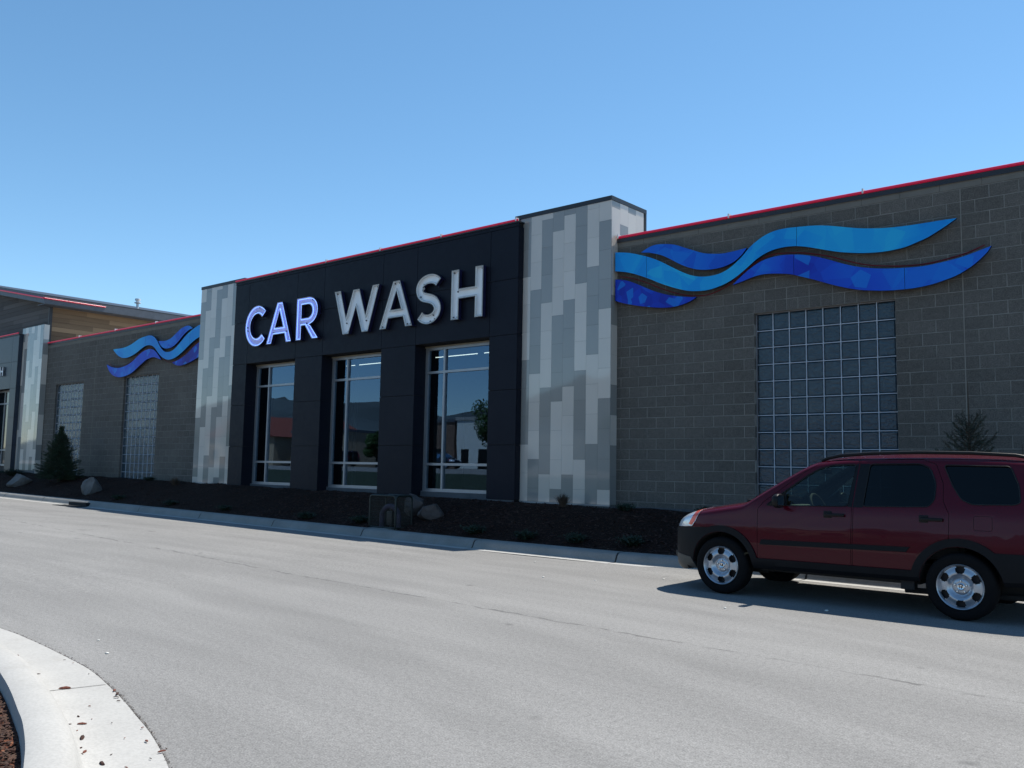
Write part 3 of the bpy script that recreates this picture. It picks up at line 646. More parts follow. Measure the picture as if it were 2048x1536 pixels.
def letter(ch, fn, X, lit, parent, sc=1., neon=True):
    w_, loops = fn()
    loops = [lp if (area(lp) > 0) == (i == 0) else lp[::-1] for i, lp in enumerate(loops)]
    loops = [[(X + p[0] * sc, p[1] * sc) for p in lp] for lp in loops]; inn = [inset(lp, .014 * sc) for lp in loops]
    yb, yf = -.43, -.43 - .10 * sc; mb = MB()
    for lp, il in zip(loops, inn):
        n = len(lp)
        for i in range(n):
            j = (i + 1) % n; a, b = lp[i], lp[j]; c, d = il[i], il[j]
            mb.add([(a[0], yb, a[1]), (b[0], yb, b[1]), (b[0], yf, b[1]), (a[0], yf, a[1])], [(0, 1, 2, 3)], 0)
            mb.add([(a[0], yf, a[1]), (b[0], yf, b[1]), (d[0], yf, d[1]), (c[0], yf, c[1])], [(0, 1, 2, 3)], 2)
            mb.add([(c[0], yf, c[1]), (d[0], yf, d[1]), (d[0], yf + .06 * sc, d[1]), (c[0], yf + .06 * sc, c[1])], [(0, 1, 2, 3)], 1)
    flat(inn, yf + .06 * sc, mb, 1); flat(loops, yb, mb, 0)
    for lp in loops[:1]:      # stand-offs to the wall
        for p in lp[:: max(1, len(lp) // 4)]: mb.box(p[0] - .01, p[0] + .01, yb, -.401, p[1] - .01 + (.02 if p[1] < .1 else -.02), p[1] + .01 + (.02 if p[1] < .1 else -.02), 0)
    o = mb.build('letter', [M['can'], M['tray_neon' if lit else 'tray'], M['can_edge']], parent)
    if neon:
        mb = MB()
        for lp in loops:
            t_ = inset(lp, .036); pts = []
            for i in range(len(t_)):
                a = Vector(t_[i]); b = Vector(t_[(i + 1) % len(t_)]); pts.append((a.x, yf + .018, a.y))
                if (b - a).length > .3: pts += [(a.x + (b.x - a.x) * k, yf + .018, a.y + (b.y - a.y) * k) for k in (.04, .96)]
            mb.tube(pts, .0085, 6, 0, closed=True)
        mb.build('neon_tube', M['neon_on' if lit else 'neon_off'], o, smooth=60)
        rr = random.Random(X)
        for lp in loops[:1]:
            t_ = inset(lp, .06)
            for q in rr.sample(t_, min(5, len(t_))): mb = MB(); mb.box(q[0] - .007, q[0] + .007, yf + .02, yf + .055, q[1] - .016, q[1] + .016); mb.build('electrode', M['electrode'], o)
    return o
sg = thing('car_wash_sign', 'CAR WASH channel letters, CAR lit blue and WASH unlit, on black cladding', 'sign', (0, 0, 4.785))
for ch, fn, X, lit in (('C', L_C, -12.78, 1), ('A', L_A, -11.72, 1), ('R', L_R, -10.345, 1), ('W', L_W, -8.73, 0), ('A', L_A, -6.94, 0), ('S', L_S, -5.70, 0), ('H', L_H, -4.49, 0)):
    letter(ch, fn, X, lit, sg)

# ------------------------------------------------------------------ wave artworks on the block walls
WA = [[(-0.265, 5.819), (0.072, 5.76), (0.48, 5.626), (0.745, 5.507), (1.004, 5.359), (1.279, 5.205), (1.487, 5.116), (1.691, 5.071), (1.892, 5.066), (2.09, 5.098), (2.285, 5.19), (2.478, 5.335), (2.612, 5.469), (2.763, 5.58), (2.949, 5.672), (3.132, 5.717), (3.312, 5.726), (3.507, 5.716), (3.828, 5.689), (4.081, 5.643), (4.328, 5.58), (4.569, 5.52), (4.806, 5.479), (5.038, 5.45), (5.341, 5.435), (5.636, 5.434), (5.852, 5.436), (6.071, 5.431)],
      [(5.92, 5.339), (5.776, 5.261), (5.63, 5.19), (5.482, 5.142), (5.333, 5.098), (5.183, 5.075), (4.953, 5.064), (4.72, 5.079), (4.482, 5.114), (4.238, 5.166), (3.99, 5.24), (3.737, 5.321), (3.502, 5.378), (3.308, 5.394), (3.128, 5.382), (2.946, 5.339), (2.76, 5.25), (2.58, 5.12), (2.38, 4.988), (2.186, 4.895), (1.99, 4.837), (1.791, 4.806), (1.589, 4.811), (1.383, 4.839), (1.174, 4.901), (0.962, 4.98), (0.746, 5.073), (0.482, 5.199), (0.189, 5.319), (-0.041, 5.389), (-0.265, 5.432)]]
WB = [[(0.334, 5.731), (0.524, 5.811), (0.678, 5.836), (0.875, 5.819), (1.089, 5.773), (1.301, 5.684), (1.488, 5.605), (1.692, 5.522), (1.893, 5.478), (2.092, 5.455), (2.287, 5.463), (2.441, 5.476), (2.574, 5.487)], [(2.478, 5.38), (2.344, 5.282), (2.188, 5.222), (2.031, 5.194), (1.852, 5.189), (1.691, 5.203), (1.528, 5.238), (1.342, 5.31), (1.174, 5.395), (1.004, 5.499), (0.832, 5.595), (0.679, 5.655), (0.524, 5.701)]]
WC = [[(-0.265, 5.264), (-0.039, 5.224), (0.19, 5.136), (0.416, 5.027), (0.637, 4.923), (0.876, 4.834), (1.132, 4.767), (1.383, 4.723), (1.558, 4.703)], [(1.445, 4.645), (1.3, 4.602), (1.132, 4.573), (0.963, 4.566), (0.747, 4.585), (0.484, 4.628), (0.193, 4.692), (-0.059, 4.758), (-0.265, 4.832)]]
WD = [[(2.293, 4.84), (2.456, 4.969), (2.665, 5.112), (2.852, 5.202), (3.036, 5.243), (3.217, 5.255), (3.395, 5.242), (3.57, 5.216), (3.82, 5.151), (4.071, 5.056), (4.317, 4.95), (4.557, 4.867), (4.793, 4.812), (5.024, 4.776), (5.28, 4.753), (5.546, 4.742), (5.763, 4.758), (5.976, 4.784), (6.185, 4.822), (6.391, 4.88), (6.54, 4.921)],
      [(6.484, 4.836), (6.387, 4.744), (6.29, 4.666), (6.179, 4.598), (6.039, 4.529), (5.898, 4.486), (5.683, 4.435), (5.465, 4.41), (5.272, 4.406), (5.016, 4.416), (4.785, 4.443), (4.55, 4.484), (4.31, 4.552), (4.064, 4.642), (3.814, 4.744), (3.565, 4.835), (3.391, 4.896), (3.213, 4.929), (3.033, 4.953), (2.85, 4.959), (2.664, 4.93), (2.494, 4.884)]]
WE = [(-0.179, 5.317), (0.075, 5.259), (0.415, 5.134), (0.746, 4.977), (1.069, 4.844), (1.342, 4.762), (1.588, 4.726), (1.791, 4.728), (2.029, 4.787), (2.225, 4.877), (2.438, 5.025), (2.628, 5.144), (2.816, 5.242), (3.037, 5.299), (3.235, 5.3), (3.448, 5.274), (3.649, 5.241), (3.82, 5.197), (4.072, 5.12), (4.318, 5.021), (4.558, 4.93), (4.747, 4.876), (4.948, 4.838), (5.176, 4.804), (5.4, 4.786), (5.62, 4.785), (5.835, 4.807), (6.047, 4.841), (6.228, 4.881), (6.441, 4.96)]
def xi(p, mirror):
    if not mirror: return p
    x = p[0]; return (-16.04 - x * (.985 - .0085 * x), p[1])
def band(parent, up, lo, mats, mirror, y, joints=(), name='wave_band'):
    up = smooth_curve([Vector(p) for p in up], 3); lo = smooth_curve([Vector(p) for p in lo], 3)
    poly = [xi(tuple(p), mirror) for p in list(up) + list(lo)]
    # cut into sheets at the joints by clipping in x
    def clip(poly, x0, x1):
        for lim, sgn in ((x0, 1), (x1, -1)):
            out = []
            for i in range(len(poly)):
                a, b = poly[i], poly[(i + 1) % len(poly)]; ia = (a[0] - lim) * sgn >= 0; ib = (b[0] - lim) * sgn >= 0
                if ia: out.append(a)
                if ia != ib: t = (lim - a[0]) / (b[0] - a[0]); out.append((lim, a[1] + (b[1] - a[1]) * t))
            poly = out
        return poly
    js = sorted([-99] + [xi((j, 0), mirror)[0] for j in joints] + [99]); mb = MB()
    for a, b in zip(js, js[1:]):
        pc = clip(poly, a + .003, b - .003)
        if len(pc) > 2:
            flat([pc], y, mb, 0)
            for i in range(len(pc)):
                p, q = pc[i], pc[(i + 1) % len(pc)]; mb.add([(p[0], y, p[1]), (q[0], y, q[1]), (q[0], y + .055, q[1]), (p[0], y + .055, p[1])], [(0, 1, 2, 3)], 1)
            flat([pc], y + .055, mb, 1)
    return mb.build(name, mats, parent)
def waves(mirror):
    t = thing('wave_artwork', ('blue wave artwork with long tail to the left, above the two narrow glass block windows' if mirror else 'large blue wave artwork with long tails to the right, above the wide glass block window'), 'wall art', group=None)
    E_ = M['wave_edge']
    band(t, WA[0], WA[1], [M['wave_a'], E_], mirror, -.145, (.47, 3.507)); band(t, WB[0], WB[1], [M['wave_b'], E_], mirror, -.135)
    band(t, WC[0], WC[1], [M['wave_c'], E_], mirror, -.135); band(t, WD[0], WD[1], [M['wave_d'], E_], mirror, -.145, (3.45, 5.28) if not mirror else ())
    mb = MB(); pts = [(xi(p, mirror)[0], -.10, p[1]) for p in smooth_curve([Vector(p) for p in WE], 3)]; mb.tube(pts, .011, 6); mb.build('neon_line', M['red_thin'], t, smooth=60)
    mb = MB()
    for x, z in ((0.2, 5.5), (.9, 5.15), (1.8, 4.95), (2.7, 5.4), (3.4, 5.55), (4.4, 5.35), (5.3, 5.25), (5.8, 5.33), (1.0, 5.6), (1.9, 5.3), (.2, 4.9), (.9, 4.7), (2.9, 5.1), (3.6, 5.0), (4.5, 4.68), (5.3, 4.58), (6.1, 4.68)):
        q = xi((x, z), mirror); mb.box(q[0] - .02, q[0] + .02, -.089, .004, z - .02, z + .02)
    mb.build('stand_off', M['dark_metal'], t)
waves(False); waves(True)

# ------------------------------------------------------------------ gabled building at the far left with its own bay and tower
G = thing('gabled_building', 'gabled wood-clad building with red roof-edge light behind the left tower', 'building', (0, 0, 0))
GX = -27.70; sl = .186
zr = lambda x: 7.99 + (-27.1 - x) * sl
mb = MB(); mb.prism([(GX, .2), (GX, zr(GX) - .32), (-46, zr(-46) - .32), (-64, zr(-46) - .32 - 18 * sl), (-64, .2)], .004, .10); mb.build('front_wall', M['siding_x'], G, fix=True)
for a_ in (GX, -63.9): mb = MB(); mb.box(a_ - .10, a_, .101, 18, .2, zr(GX) - .32); mb.build('side_wall', M['siding_y'], G)
mb = MB(); mb.box(GX - .02, GX + .03, -.03, .10, 5.9, zr(GX) - .34); mb.build('corner_trim', M['dark_metal'], G)
mb = MB(); yF, yB = -.49, 18.6; th = .30
mb.prism([(-27.1, zr(-27.1)), (-46, zr(-46)), (-64.6, zr(-27.1)), (-64.6, zr(-27.1) - .04), (-46, zr(-46) - .04), (-27.1, zr(-27.1) - .04)], yF, yB, plane='XZ'); mb.build('roof', M['dark_metal'], G, fix=True)
mb = MB(); mb.prism([(-27.125, zr(-27.1) - .041), (-46, zr(-46) - .041), (-64.6, zr(-27.1) - .041), (-64.6, zr(-27.1) - .041 - th), (-46, zr(-46) - .041 - th), (-27.125, zr(-27.1) - .041 - th)], yF + .02, yF + .05)
mb.box(-27.124, -27.10, yF + .02, yB, zr(-27.1) - .041 - th, zr(-27.1) - .045); mb.box(-27.8, -27.126, yF + .06, yB, zr(-27.1) - .36, zr(-27.1) - .335); mb.build('fascia', M['fascia'], G, fix=True)
mb = MB(); zt_ = lambda x: zr(x) - .14
mb.tube([(-27.09, yF - .02, zt_(-27.1)), (-46, yF - .02, zt_(-46))], .027, 8); mb.tube([(-27.07, yF, zt_(-27.1)), (-27.07, 1.95, zt_(-27.1))], .027, 8); mb.build('light_tube', M['red_tube'], G, smooth=50)
mb = MB(); mb.tube([(-30.5, 5, 8.2), (-30.5, 5, 8.85)], .055, 12); mb.lathe([(.06, 8.85), (.14, 8.86), (.14, 8.90), (.07, 8.91), (.07, 8.98), (.12, 8.99), (.12, 9.07), (.02, 9.09)], 16, (-30.5, 5, 0)); mb.build('vent_pipe', M['clip'], G, smooth=40)
# its tower
T2 = [([6.3, 4.5, 2.7], True), ([6.0, 4.2, 2.4], False), ([5.5, 3.7, 1.9], True), ([6.6, 4.8, 3.0], False), ([6.3, 4.5, 2.7], True), ([5.2, 3.4, 1.7], False), ([5.5, 3.7, 1.9], True)]
mb = tower(-29.66, -27.57, 6.88, T2, 0, 1.05)
for k in range(10): mb.box(-27.582, -27.57, -.216, -.012, 6.88 - (k + 1) * .6035 + .0014, 6.88 - k * .6035 - .0014, 1 if k in (1, 4, 5, 8) else 0)
mb.build('tower_tiling', [M['tile_l'], M['tile_d']], G)
mb = MB(); mb.box(-29.65, -27.584, -.2175, .003, .3, 6.885); mb.build('tower', M['grout'], G)
mb = MB(); mb.box(-29.67, -27.56, -.24, .003, 6.887, 6.90); mb.build('coping', M['dark_metal'], G)
# its dark bay
pz = [.9, 2.05, 3.2, 4.39, 5.5, 6.60]; px = [-29.53, -30.17, -32.5, -33.7]; mb = MB()
for i in range(3):
    for j in range(5):
        if i == 1 and j < 3: continue
        mb.box(px[i + 1] + .006, px[i] - .006, -.40, -.38, pz[j] + .006, pz[j + 1] - .006)
for j in range(5): mb.box(-29.55, -29.53, -.379, -.235, pz[j] + .006, pz[j + 1] - .006)
mb.box(-36, -33.7, -.4, -.38, .9, 6.6); mb.build('bay_cladding', simple('blue_grey_panel', (.012, .022, .042), .4, vary=.15), G)
mb = MB(); mb.box(-30.17, -29.551, -.379, .0, .4, 6.6); mb.box(-36, -32.5, -.379, .0, .4, 6.6); mb.box(-32.49, -30.18, -.379, .0, 4.40, 6.6); mb.build('bay_wall', M['groove'], G)
mb = MB(); mb.box(-36, -29.52, -.43, .0, 6.602, 6.64); mb.build('bay_coping', M['dark_metal'], G)
mb = MB(); mb.tube([(-36, -.42, 6.68), (-29.6, -.42, 6.68)], .027, 8); mb.build('light_tube', M['red_tube'], G, smooth=50)
mb = MB(); mb.box(-32.49, -30.19, -.04, .0, 4.32, 4.395); mb.box(-32.49, -30.19, -.05, .0, 1.19, 1.27); mb.box(-32.49, -32.40, -.04, .0, 1.27, 4.32); mb.box(-30.27, -30.19, -.04, .0, 1.27, 4.32); mb.box(-31.62, -31.56, -.04, .0, 1.27, 4.32)
for z in (1.83, 3.80): mb.box(-32.39, -31.63, -.038, .0, z, z + .06); mb.box(-31.55, -30.28, -.038, .0, z, z + .06)
fo = mb.build('window', M['alu'], G)
mb = MB(); mb.add([(-32.4, -.010, 1.2), (-30.2, -.010, 1.2), (-30.2, -.010, 4.4), (-32.4, -.010, 4.4)], [(0, 1, 2, 3)]); mb.build('pane', simple('dark_glass', (.01, .014, .018), .03, Specular_IOR_Level=.8), fo)
mb = MB(); mb.box(-36, -27.60, -.37, -.03, .3, .88); mb.build('foundation', M['found'], G)
sg2 = thing('small_sign', 'small white channel letter on the black bay at the far left edge', 'sign', (0, 0, 4.95)); letter('H', L_H, -31.16, 0, sg2, .34, False)

# ------------------------------------------------------------------ rocks
def rock(name, label, loc, size, seed, mat, cuts=13, flat_=.25):
    bm = bmesh.new(); bmesh.ops.create_icosphere(bm, subdivisions=4, radius=1); rr = random.Random(seed)
    for _ in range(cuts):
        n_ = Vector((rr.gauss(0, 1), rr.gauss(0, 1), rr.gauss(0.3, .6))).normalized(); d = rr.uniform(.52, .78)
        for v_ in bm.verts:
            k = v_.co.dot(n_) - d
            if k > 0: v_.co -= n_ * k * .93
    for v_ in bm.verts:
        q = v_.co * 1.6 + Vector((seed, 0, 0)); v_.co *= 1 + .10 * noise.noise(q) + .05 * noise.noise(q * 3) + .018 * noise.noise(q * 9)
        v_.co = Vector((v_.co.x * size[0], v_.co.y * size[1], v_.co.z * size[2]))
    me = bpy.data.meshes.new(name); bm.to_mesh(me); bm.free(); me.materials.append(mat); me.polygons.foreach_set('use_smooth', [True] * len(me.polygons)); me.set_sharp_from_angle(angle=radians(17))
    o = bpy.data.objects.new(name, me); COL.objects.link(o); o.location = loc; o.rotation_euler = (0, 0, rr.uniform(-.4, .4)); return tag(o, label, 'boulder')
rock('boulder', 'rounded upright grey boulder on the mulch left of the tall narrow glass block window', (-18.75, -1.95, bed(-18.75, -1.95) + .16), (.43, .36, .36), 3, M['rock'])
rock('boulder', 'long low pale boulder on the mulch left of the dense spruce', (-24.9, -1.75, bed(-24.9, -1.75) + .10), (.85, .45, .30), 11, M['rock'])
rock('boulder', 'pinkish boulder on the mulch behind the green wire cage', (-3.70, -1.75, bed(-3.7, -1.75) + .12), (.34, .28, .22), 5, M['rock2'])
rock('boulder', 'brown boulder seen through the bars of the green wire cage', (-4.35, -1.62, bed(-4.35, -1.62) + .14), (.38, .3, .32), 8, M['rock2'])

# ------------------------------------------------------------------ wire cage over a wrapped pipe
cz = bed(-4.1, -2.45) - .02
cg = thing('wire_cage', 'dark green wire cage over a wrapped pipe on a small concrete pad', 'cage', (-4.2, -2.42, cz), 0)
X0, X1, Y0, Y1, Z1 = -.40, .38, -.22, .22, .68
mb = MB()
def rr_frame(mb, fixed, axis, r=.022):
    a0, a1 = (X0, X1) if axis == 'X' else (Y0, Y1); c = .07
    pts = [(a0, 0.03)] + [(a0, Z1 - c)] + [(a0 + c * .3, Z1 - c * .3), (a0 + c, Z1), (a1 - c, Z1), (a1 - c * .3, Z1 - c * .3), (a1, Z1 - c), (a1, .03)]
    mb.tube([(p, fixed, q) if axis == 'X' else (fixed, p, q) for p, q in pts], r, 8)
for y in (Y0, Y1): rr_frame(mb, y, 'X')
for x in (X0, X1): rr_frame(mb, x, 'Y')
for y in (Y0, Y1): mb.tube([(X0, y, .04), (X1, y, .04)], .016, 6)
for x in (X0, X1): mb.tube([(x, Y0, .04), (x, Y1, .04)], .016, 6)
mb.build('frame', M['green_wire'], cg, smooth=50)
mb = MB()
for k in range(1, 26): x = X0 + (X1 - X0) * k / 26; mb.tube([(x, Y0, .04), (x, Y0, Z1)], .0028, 4); mb.tube([(x, Y1, .04), (x, Y1, Z1)], .0028, 4); mb.tube([(x, Y0, Z1), (x, Y1, Z1)], .0028, 4)
for k in range(1, 15): y = Y0 + (Y1 - Y0) * k / 15; mb.tube([(X1, y, .04), (X1, y, Z1)], .0028, 4); mb.tube([(X0, y, .04), (X0, y, Z1)], .0028, 4)
for k in range(1, 6):
    z = Z1 * k / 6
    for y in (Y0, Y1): mb.tube([(X0, y, z), (X1, y, z)], .0024, 4)
    for x in (X0, X1): mb.tube([(x, Y0, z), (x, Y1, z)], .0024, 4)
mb.build('mesh', M['green_wire'], cg)
mb = MB(); mb.bbox(-.30, .30, -.36, .28, -.06, .025, .01); mb.build('pad', M['concrete'], cg)
pp = thing('wrapped_pipe', 'purple wrapped pipe bend standing inside the green wire cage', 'pipe', (-4.2, -2.42, cz + .02))
mb = MB(); mb.tube(arc3 := [(-.27, 0, 0)] + [(-.27 + .25 * (1 - cos(a)), 0, .22 + .22 * sin(a)) for a in [pi * k / 12 for k in range(13)]][0:13] + [(.23, 0, 0)], .055, 10); mb.build('lagging', M['lagging'], pp, smooth=60)
mb = MB(); mb.bbox(-.06, .10, -.07, .07, .06, .34, .02); mb.tube([(.02, 0, 0), (.02, 0, .4)], .03, 8); mb.build('valve', M['brass'], pp, smooth=50)

# ------------------------------------------------------------------ plants
def spruce(name, label, loc, h, r, dens, mat, seed, sparse=False):
    rr = random.Random(seed); t = thing(name, label, 'spruce tree', loc); mb = MB()
    mb.tube([(0, 0, -.05), (0.01, 0, h * .5), (0, .01, h * .98)], [.028 * h / 2, .018 * h / 2, .004], 7); mb.build('trunk', M['bark_t'], t)
    vs = []; fs = []; tw = MB()
    def needle(p, d, L, wd):
        s_ = d.cross(Vector((rr.gauss(0, 1), rr.gauss(0, 1), rr.gauss(0, 1)))); 
        if s_.length < 1e-3: return
        s_.normalize(); b = len(vs); vs.extend([p - s_ * wd, p + s_ * wd, p + d * L]); fs.append((b, b + 1, b + 2))
    nb = int(dens)
    for i in range(nb):
        f = (i + rr.random()) / nb; z = h * (.04 + .93 * f ** .9); env = r * (1 - f) ** (.95 if f < .8 else 1.25) * rr.uniform(.66, 1.15) + .03
        a = i * 2.399 + rr.uniform(-.3, .3); up = (.15 + .75 * f) if not sparse else (.7 + .9 * f)
        if sparse: z = h * (.05 + .66 * f); env = r * (1.05 - .75 * f) * rr.uniform(.75, 1.1)
        L = env if env > .08 else .08; p = Vector((0, 0, z)); d = Vector((cos(a), sin(a), up * .8)).normalized(); pts = [p.copy()]; n = 6
        for k in range(n): d = (d + Vector((0, 0, -.04 if k < 3 else .09))).normalized(); p = p + d * L / n; pts.append(p.copy())
        tw.tube(pts, [.006 * h / 2] * 2 + [.0035] * (len(pts) - 2), 4, cap=False)
        steps = int(L / (.012 if not sparse else .02)) + 3
        for k in range(steps):
            u = (k + .5) / steps; q = u * n; i0 = min(int(q), n - 1); c = pts[i0].lerp(pts[i0 + 1], q - i0); ax = (pts[i0 + 1] - pts[i0]).normalized()
            if u > .15 and rr.random() < (.5 if not sparse else .32):     # side twigs
                sd_ = ax.cross(Vector((0, 0, 1))).normalized() * rr.choice((-1, 1)); td = (ax * .8 + sd_ * .9 + Vector((0, 0, rr.uniform(-.2, .25)))).normalized(); tl = L * (1 - u) * .45 + .05
                for m_ in range(int(tl / .013) + 2):
                    cc = c + td * tl * (m_ + .5) / (int(tl / .013) + 2)
                    for _ in range(2): needle(cc, (td * .7 + Vector((rr.gauss(0, .6), rr.gauss(0, .6), rr.gauss(.1, .5)))).normalized(), rr.uniform(.025, .045), .0028)
            for _ in range(3): needle(c, (ax * .6 + Vector((rr.gauss(0, .6), rr.gauss(0, .6), rr.gauss(.1, .5)))).normalized(), rr.uniform(.025, .05), .003)
    tw.build('branches', M['bark_t'], t); mobj('crown', vs, fs, mat, t); return t
spruce('spruce_tree', 'dense young dark spruce in front of the leftmost glass block window', (-22.75, -1.30, bed(-22.75, -1.3) - .02), 1.98, .84, 300, M['needle'], 1)
spruce('spruce_tree', 'sparse thin spruce rising behind the roof of the red car', (6.42, -1.3, bed(6.42, -1.3) - .02), 2.30, .88, 92, M['needle2'], 2, True)
spruce('spruce_tree', 'small sparse spruce barely showing above the rear of the car roof', (7.05, -1.2, bed(7.05, -1.2) - .02), 1.35, .38, 34, M['needle2'], 4, True)
def tuft(name, label, cat, loc, h, r, n, mat, seed, group=None, leafy=False):
    rr = random.Random(seed); vs = []; fs = []
    for i in range(n):
        a = rr.uniform(0, 2 * pi); lean = rr.random() ** .6; d = Vector((cos(a) * lean * r, sin(a) * lean * r, h * rr.uniform(.5, 1) * (1 - .35 * lean))); s_ = Vector((-sin(a), cos(a), 0)) * (.004 if not leafy else .010)
        o_ = Vector((rr.gauss(0, .12 * r), rr.gauss(0, .12 * r), 0)); b = len(vs)
        vs += [o_ - s_, o_ + s_, o_ + d * .55 + s_ * 1.1 + Vector((0, 0, .1 * h)), o_ + d * .55 - s_ * 1.1 + Vector((0, 0, .1 * h)), o_ + d]; fs += [(b, b + 1, b + 2, b + 3), (b + 3, b + 2, b + 4)]
        if leafy:
            for k in range(5):
                u = rr.uniform(.3, 1); c = o_ + d * u; q = Vector((rr.gauss(0, 1), rr.gauss(0, 1), rr.gauss(.3, .7))).normalized() * .035; p = q.cross(Vector((rr.gauss(0, 1), rr.gauss(0, 1), 1))).normalized() * .011; b = len(vs)
                vs += [c - p * .3, c + q * .5 - p, c + q, c + q * .5 + p]; fs.append((b, b + 1, b + 2, b + 3))
    o = mobj(name, vs, fs, mat); o.location = loc; return tag(o, label, cat, group)
lab = ['low dark green shrub in the mulch below the middle bay window', 'low dark shrub by the kerb left of the wire cage', 'low shrub close right of the wire cage near the kerb', 'low shrub below the tiled tower, third from the car', 'low shrub near the kerb, second from the red car', 'low shrub near the kerb just left of the red car headlight']
for k, (x, y) in enumerate([(-7.0, -2.45), (-5.25, -2.35), (-1.95, -2.35), (-.62, -2.42), (.45, -2.35), (1.55, -2.3)]):
    tuft('shrub', lab[k], 'shrub', (x, y, bed(x, y) - .01), .20, .26, 150, M['shrub'], 20 + k, 'low shrubs along the kerb', True)
lab2 = ['low shrub at the foot of the block wall right of the tower', 'low shrub at the wall foot above the car headlight', 'small shrub at the foot of the tall narrow glass block window', 'low shrub in the mulch right of the upright boulder', 'shrub in the mulch in front of the far left tower', 'low shrub by the wall left of the boulder row, next to the far left bay', 'low shrub in the mulch below the left tiled tower', 'low shrub in the mulch below the left bay window']
for k, (x, y) in enumerate([(.3, -.6), (2.0, -.65), (-17.9, -.5), (-16.2, -2.3), (-27.6, -1.0), (-29.6, -1.2), (-13.2, -2.3), (-10.4, -2.4)]):
    b_ = k in (4, 5); tuft('shrub', lab2[k], 'shrub', (x, y, bed(x, y) - .01), .34 if b_ else .17, .5 if b_ else .22, 220 if b_ else 120, M['shrub'], 40 + k, 'shrubs in the planting bed', True)
tuft('ornamental_grass', 'dry brown ornamental grass tuft at the foot of the large tiled tower', 'grass tuft', (-1.15, -.62, bed(-1.15, -.62)), .34, .22, 260, M['dry'], 61)
tuft('ornamental_grass', 'dry brown grass tuft at the foot of the left tiled tower', 'grass tuft', (-15.6, -.9, bed(-15.6, -.9)), .32, .26, 200, M['dry'], 62)

# ------------------------------------------------------------------ red estate car (local frame: x back from the front axle, y across, z up)
def mat_paint():
    t = NT('car_paint_red'); t.col((.062, .0010, .0085)); t.set(Roughness=.25, Metallic=.1, Coat_Weight=.42, Coat_Roughness=.02, Coat_IOR=1.4, Specular_IOR_Level=.15)
    n1 = t.noise(t.obj(), 600, 2); t.bump(n1, .03, .0005); return t.mat
M['paint'] = mat_paint(); M['clad'] = simple('grey_cladding', (.006, .0068, .0090), .6, Specular_IOR_Level=.18, vary=.1, bump=.15, bscale=300); M['clad_l'] = simple('grey_lower_bumper', (.045, .047, .045), .5, vary=.1)
M['rubber'] = simple('tyre_rubber', (.007, .007, .008), .9, Specular_IOR_Level=.15, vary=.2); M['inner'] = simple('car_inner_dark', (.012, .012, .013), .8); M['black'] = simple('black_trim', (.006, .006, .007), .4, Specular_IOR_Level=.22)
M['rim'] = simple('steel_rim_silver', (.42, .45, .50), .30, .75, vary=.05); M['rim_dark'] = simple('rim_gap', (.01, .008, .012), .6); M['chrome'] = simple('chrome', (.7, .72, .75), .08, 1.)
M['interior'] = simple('interior_grey', (.12, .125, .12), .8); M['interior_d'] = simple('interior_dark', (.03, .03, .032), .8)
def mat_lamp(name, c, rough=.12):
    t = NT(name); t.col(c); t.set(Roughness=rough, Coat_Weight=1., Coat_Roughness=.02, Metallic=.3); t.bump(t.noise(t.obj(scale=(1, 1, 1)), 30, 2), .3, .01); return t.mat
M['lamp'] = mat_lamp('headlamp_clear', (.62, .66, .72)); M['amber'] = mat_lamp('lamp_amber', (.72, .075, .02)); M['tail'] = mat_lamp('lamp_red', (.35, .01, .01))
def mat_cglass(name, tint, refl):
    t = NT(name); tr = t.n('BsdfTransparent'); tr.inputs[0].default_value = (*tint, 1); gl = t.n('BsdfGlossy'); gl.inputs['Roughness'].default_value = .01
    f = t.n('Fresnel'); f.inputs[0].default_value = 1.5; mx = t.n('MixShader'); t.l(t.math('MULTIPLY', f.outputs[0], refl), mx.inputs[0]); t.l(tr.outputs[0], mx.inputs[1]); t.l(gl.outputs[0], mx.inputs[2]); t.l(mx.outputs[0], t.out.inputs[0]); return t.mat
M['cglass'] = mat_cglass('car_glass_clear', (.42, .52, .47), 1.0); M['cglass_d'] = mat_cglass('car_glass_privacy', (.018, .022, .026), .7)
def lerp_tab(tab, x):
    if x <= tab[0][0]: return tab[0][1]
    for (a, p), (b, q) in zip(tab, tab[1:]):
        if x <= b:
            t = (x - a) / (b - a); return p + (q - p) * t
    return tab[-1][1]
def spl(ctrl, m_=6):
    pts = smooth_curve([Vector(p) for p in ctrl], m_); return [tuple(p) for p in pts]
TOP = spl([(-.77, .56), (-.765, .68), (-.735, .78), (-.68, .865), (-.58, .93), (-.45, .98), (-.30, 1.018), (-.115, 1.05), (.08, 1.085), (.24, 1.115), (.33, 1.155), (.45, 1.235), (.715, 1.405), (.915, 1.527), (1.04, 1.592), (1.16, 1.626), (1.30, 1.645), (1.5, 1.662), (2.0, 1.678), (2.5, 1.680), (3.0, 1.665), (3.28, 1.64), (3.37, 1.60), (3.43, 1.50), (3.50, 1.30), (3.56, 1.10), (3.60, .95), (3.64, .70), (3.65, .5)])
TOP = sorted(set((round(a, 4), b) for a, b in TOP))
BOT = [(-.77, .36), (-.72, .28), (-.60, .25), (-.40, .28), (.42, .345), (2.2, .36), (3.0, .38), (3.4, .40), (3.65, .44)]
def plan(x):
    if x < -.10: t = (-.06 - x) / .72; return .50 + .50 * sqrt(max(0, 1 - min(1, t) ** 2.1))
    if x > 2.95: t = (x - 2.95) / .74; return .66 + .34 * sqrt(max(0, 1 - min(1, t) ** 2.4))
    return 1.
BELT = 1.06
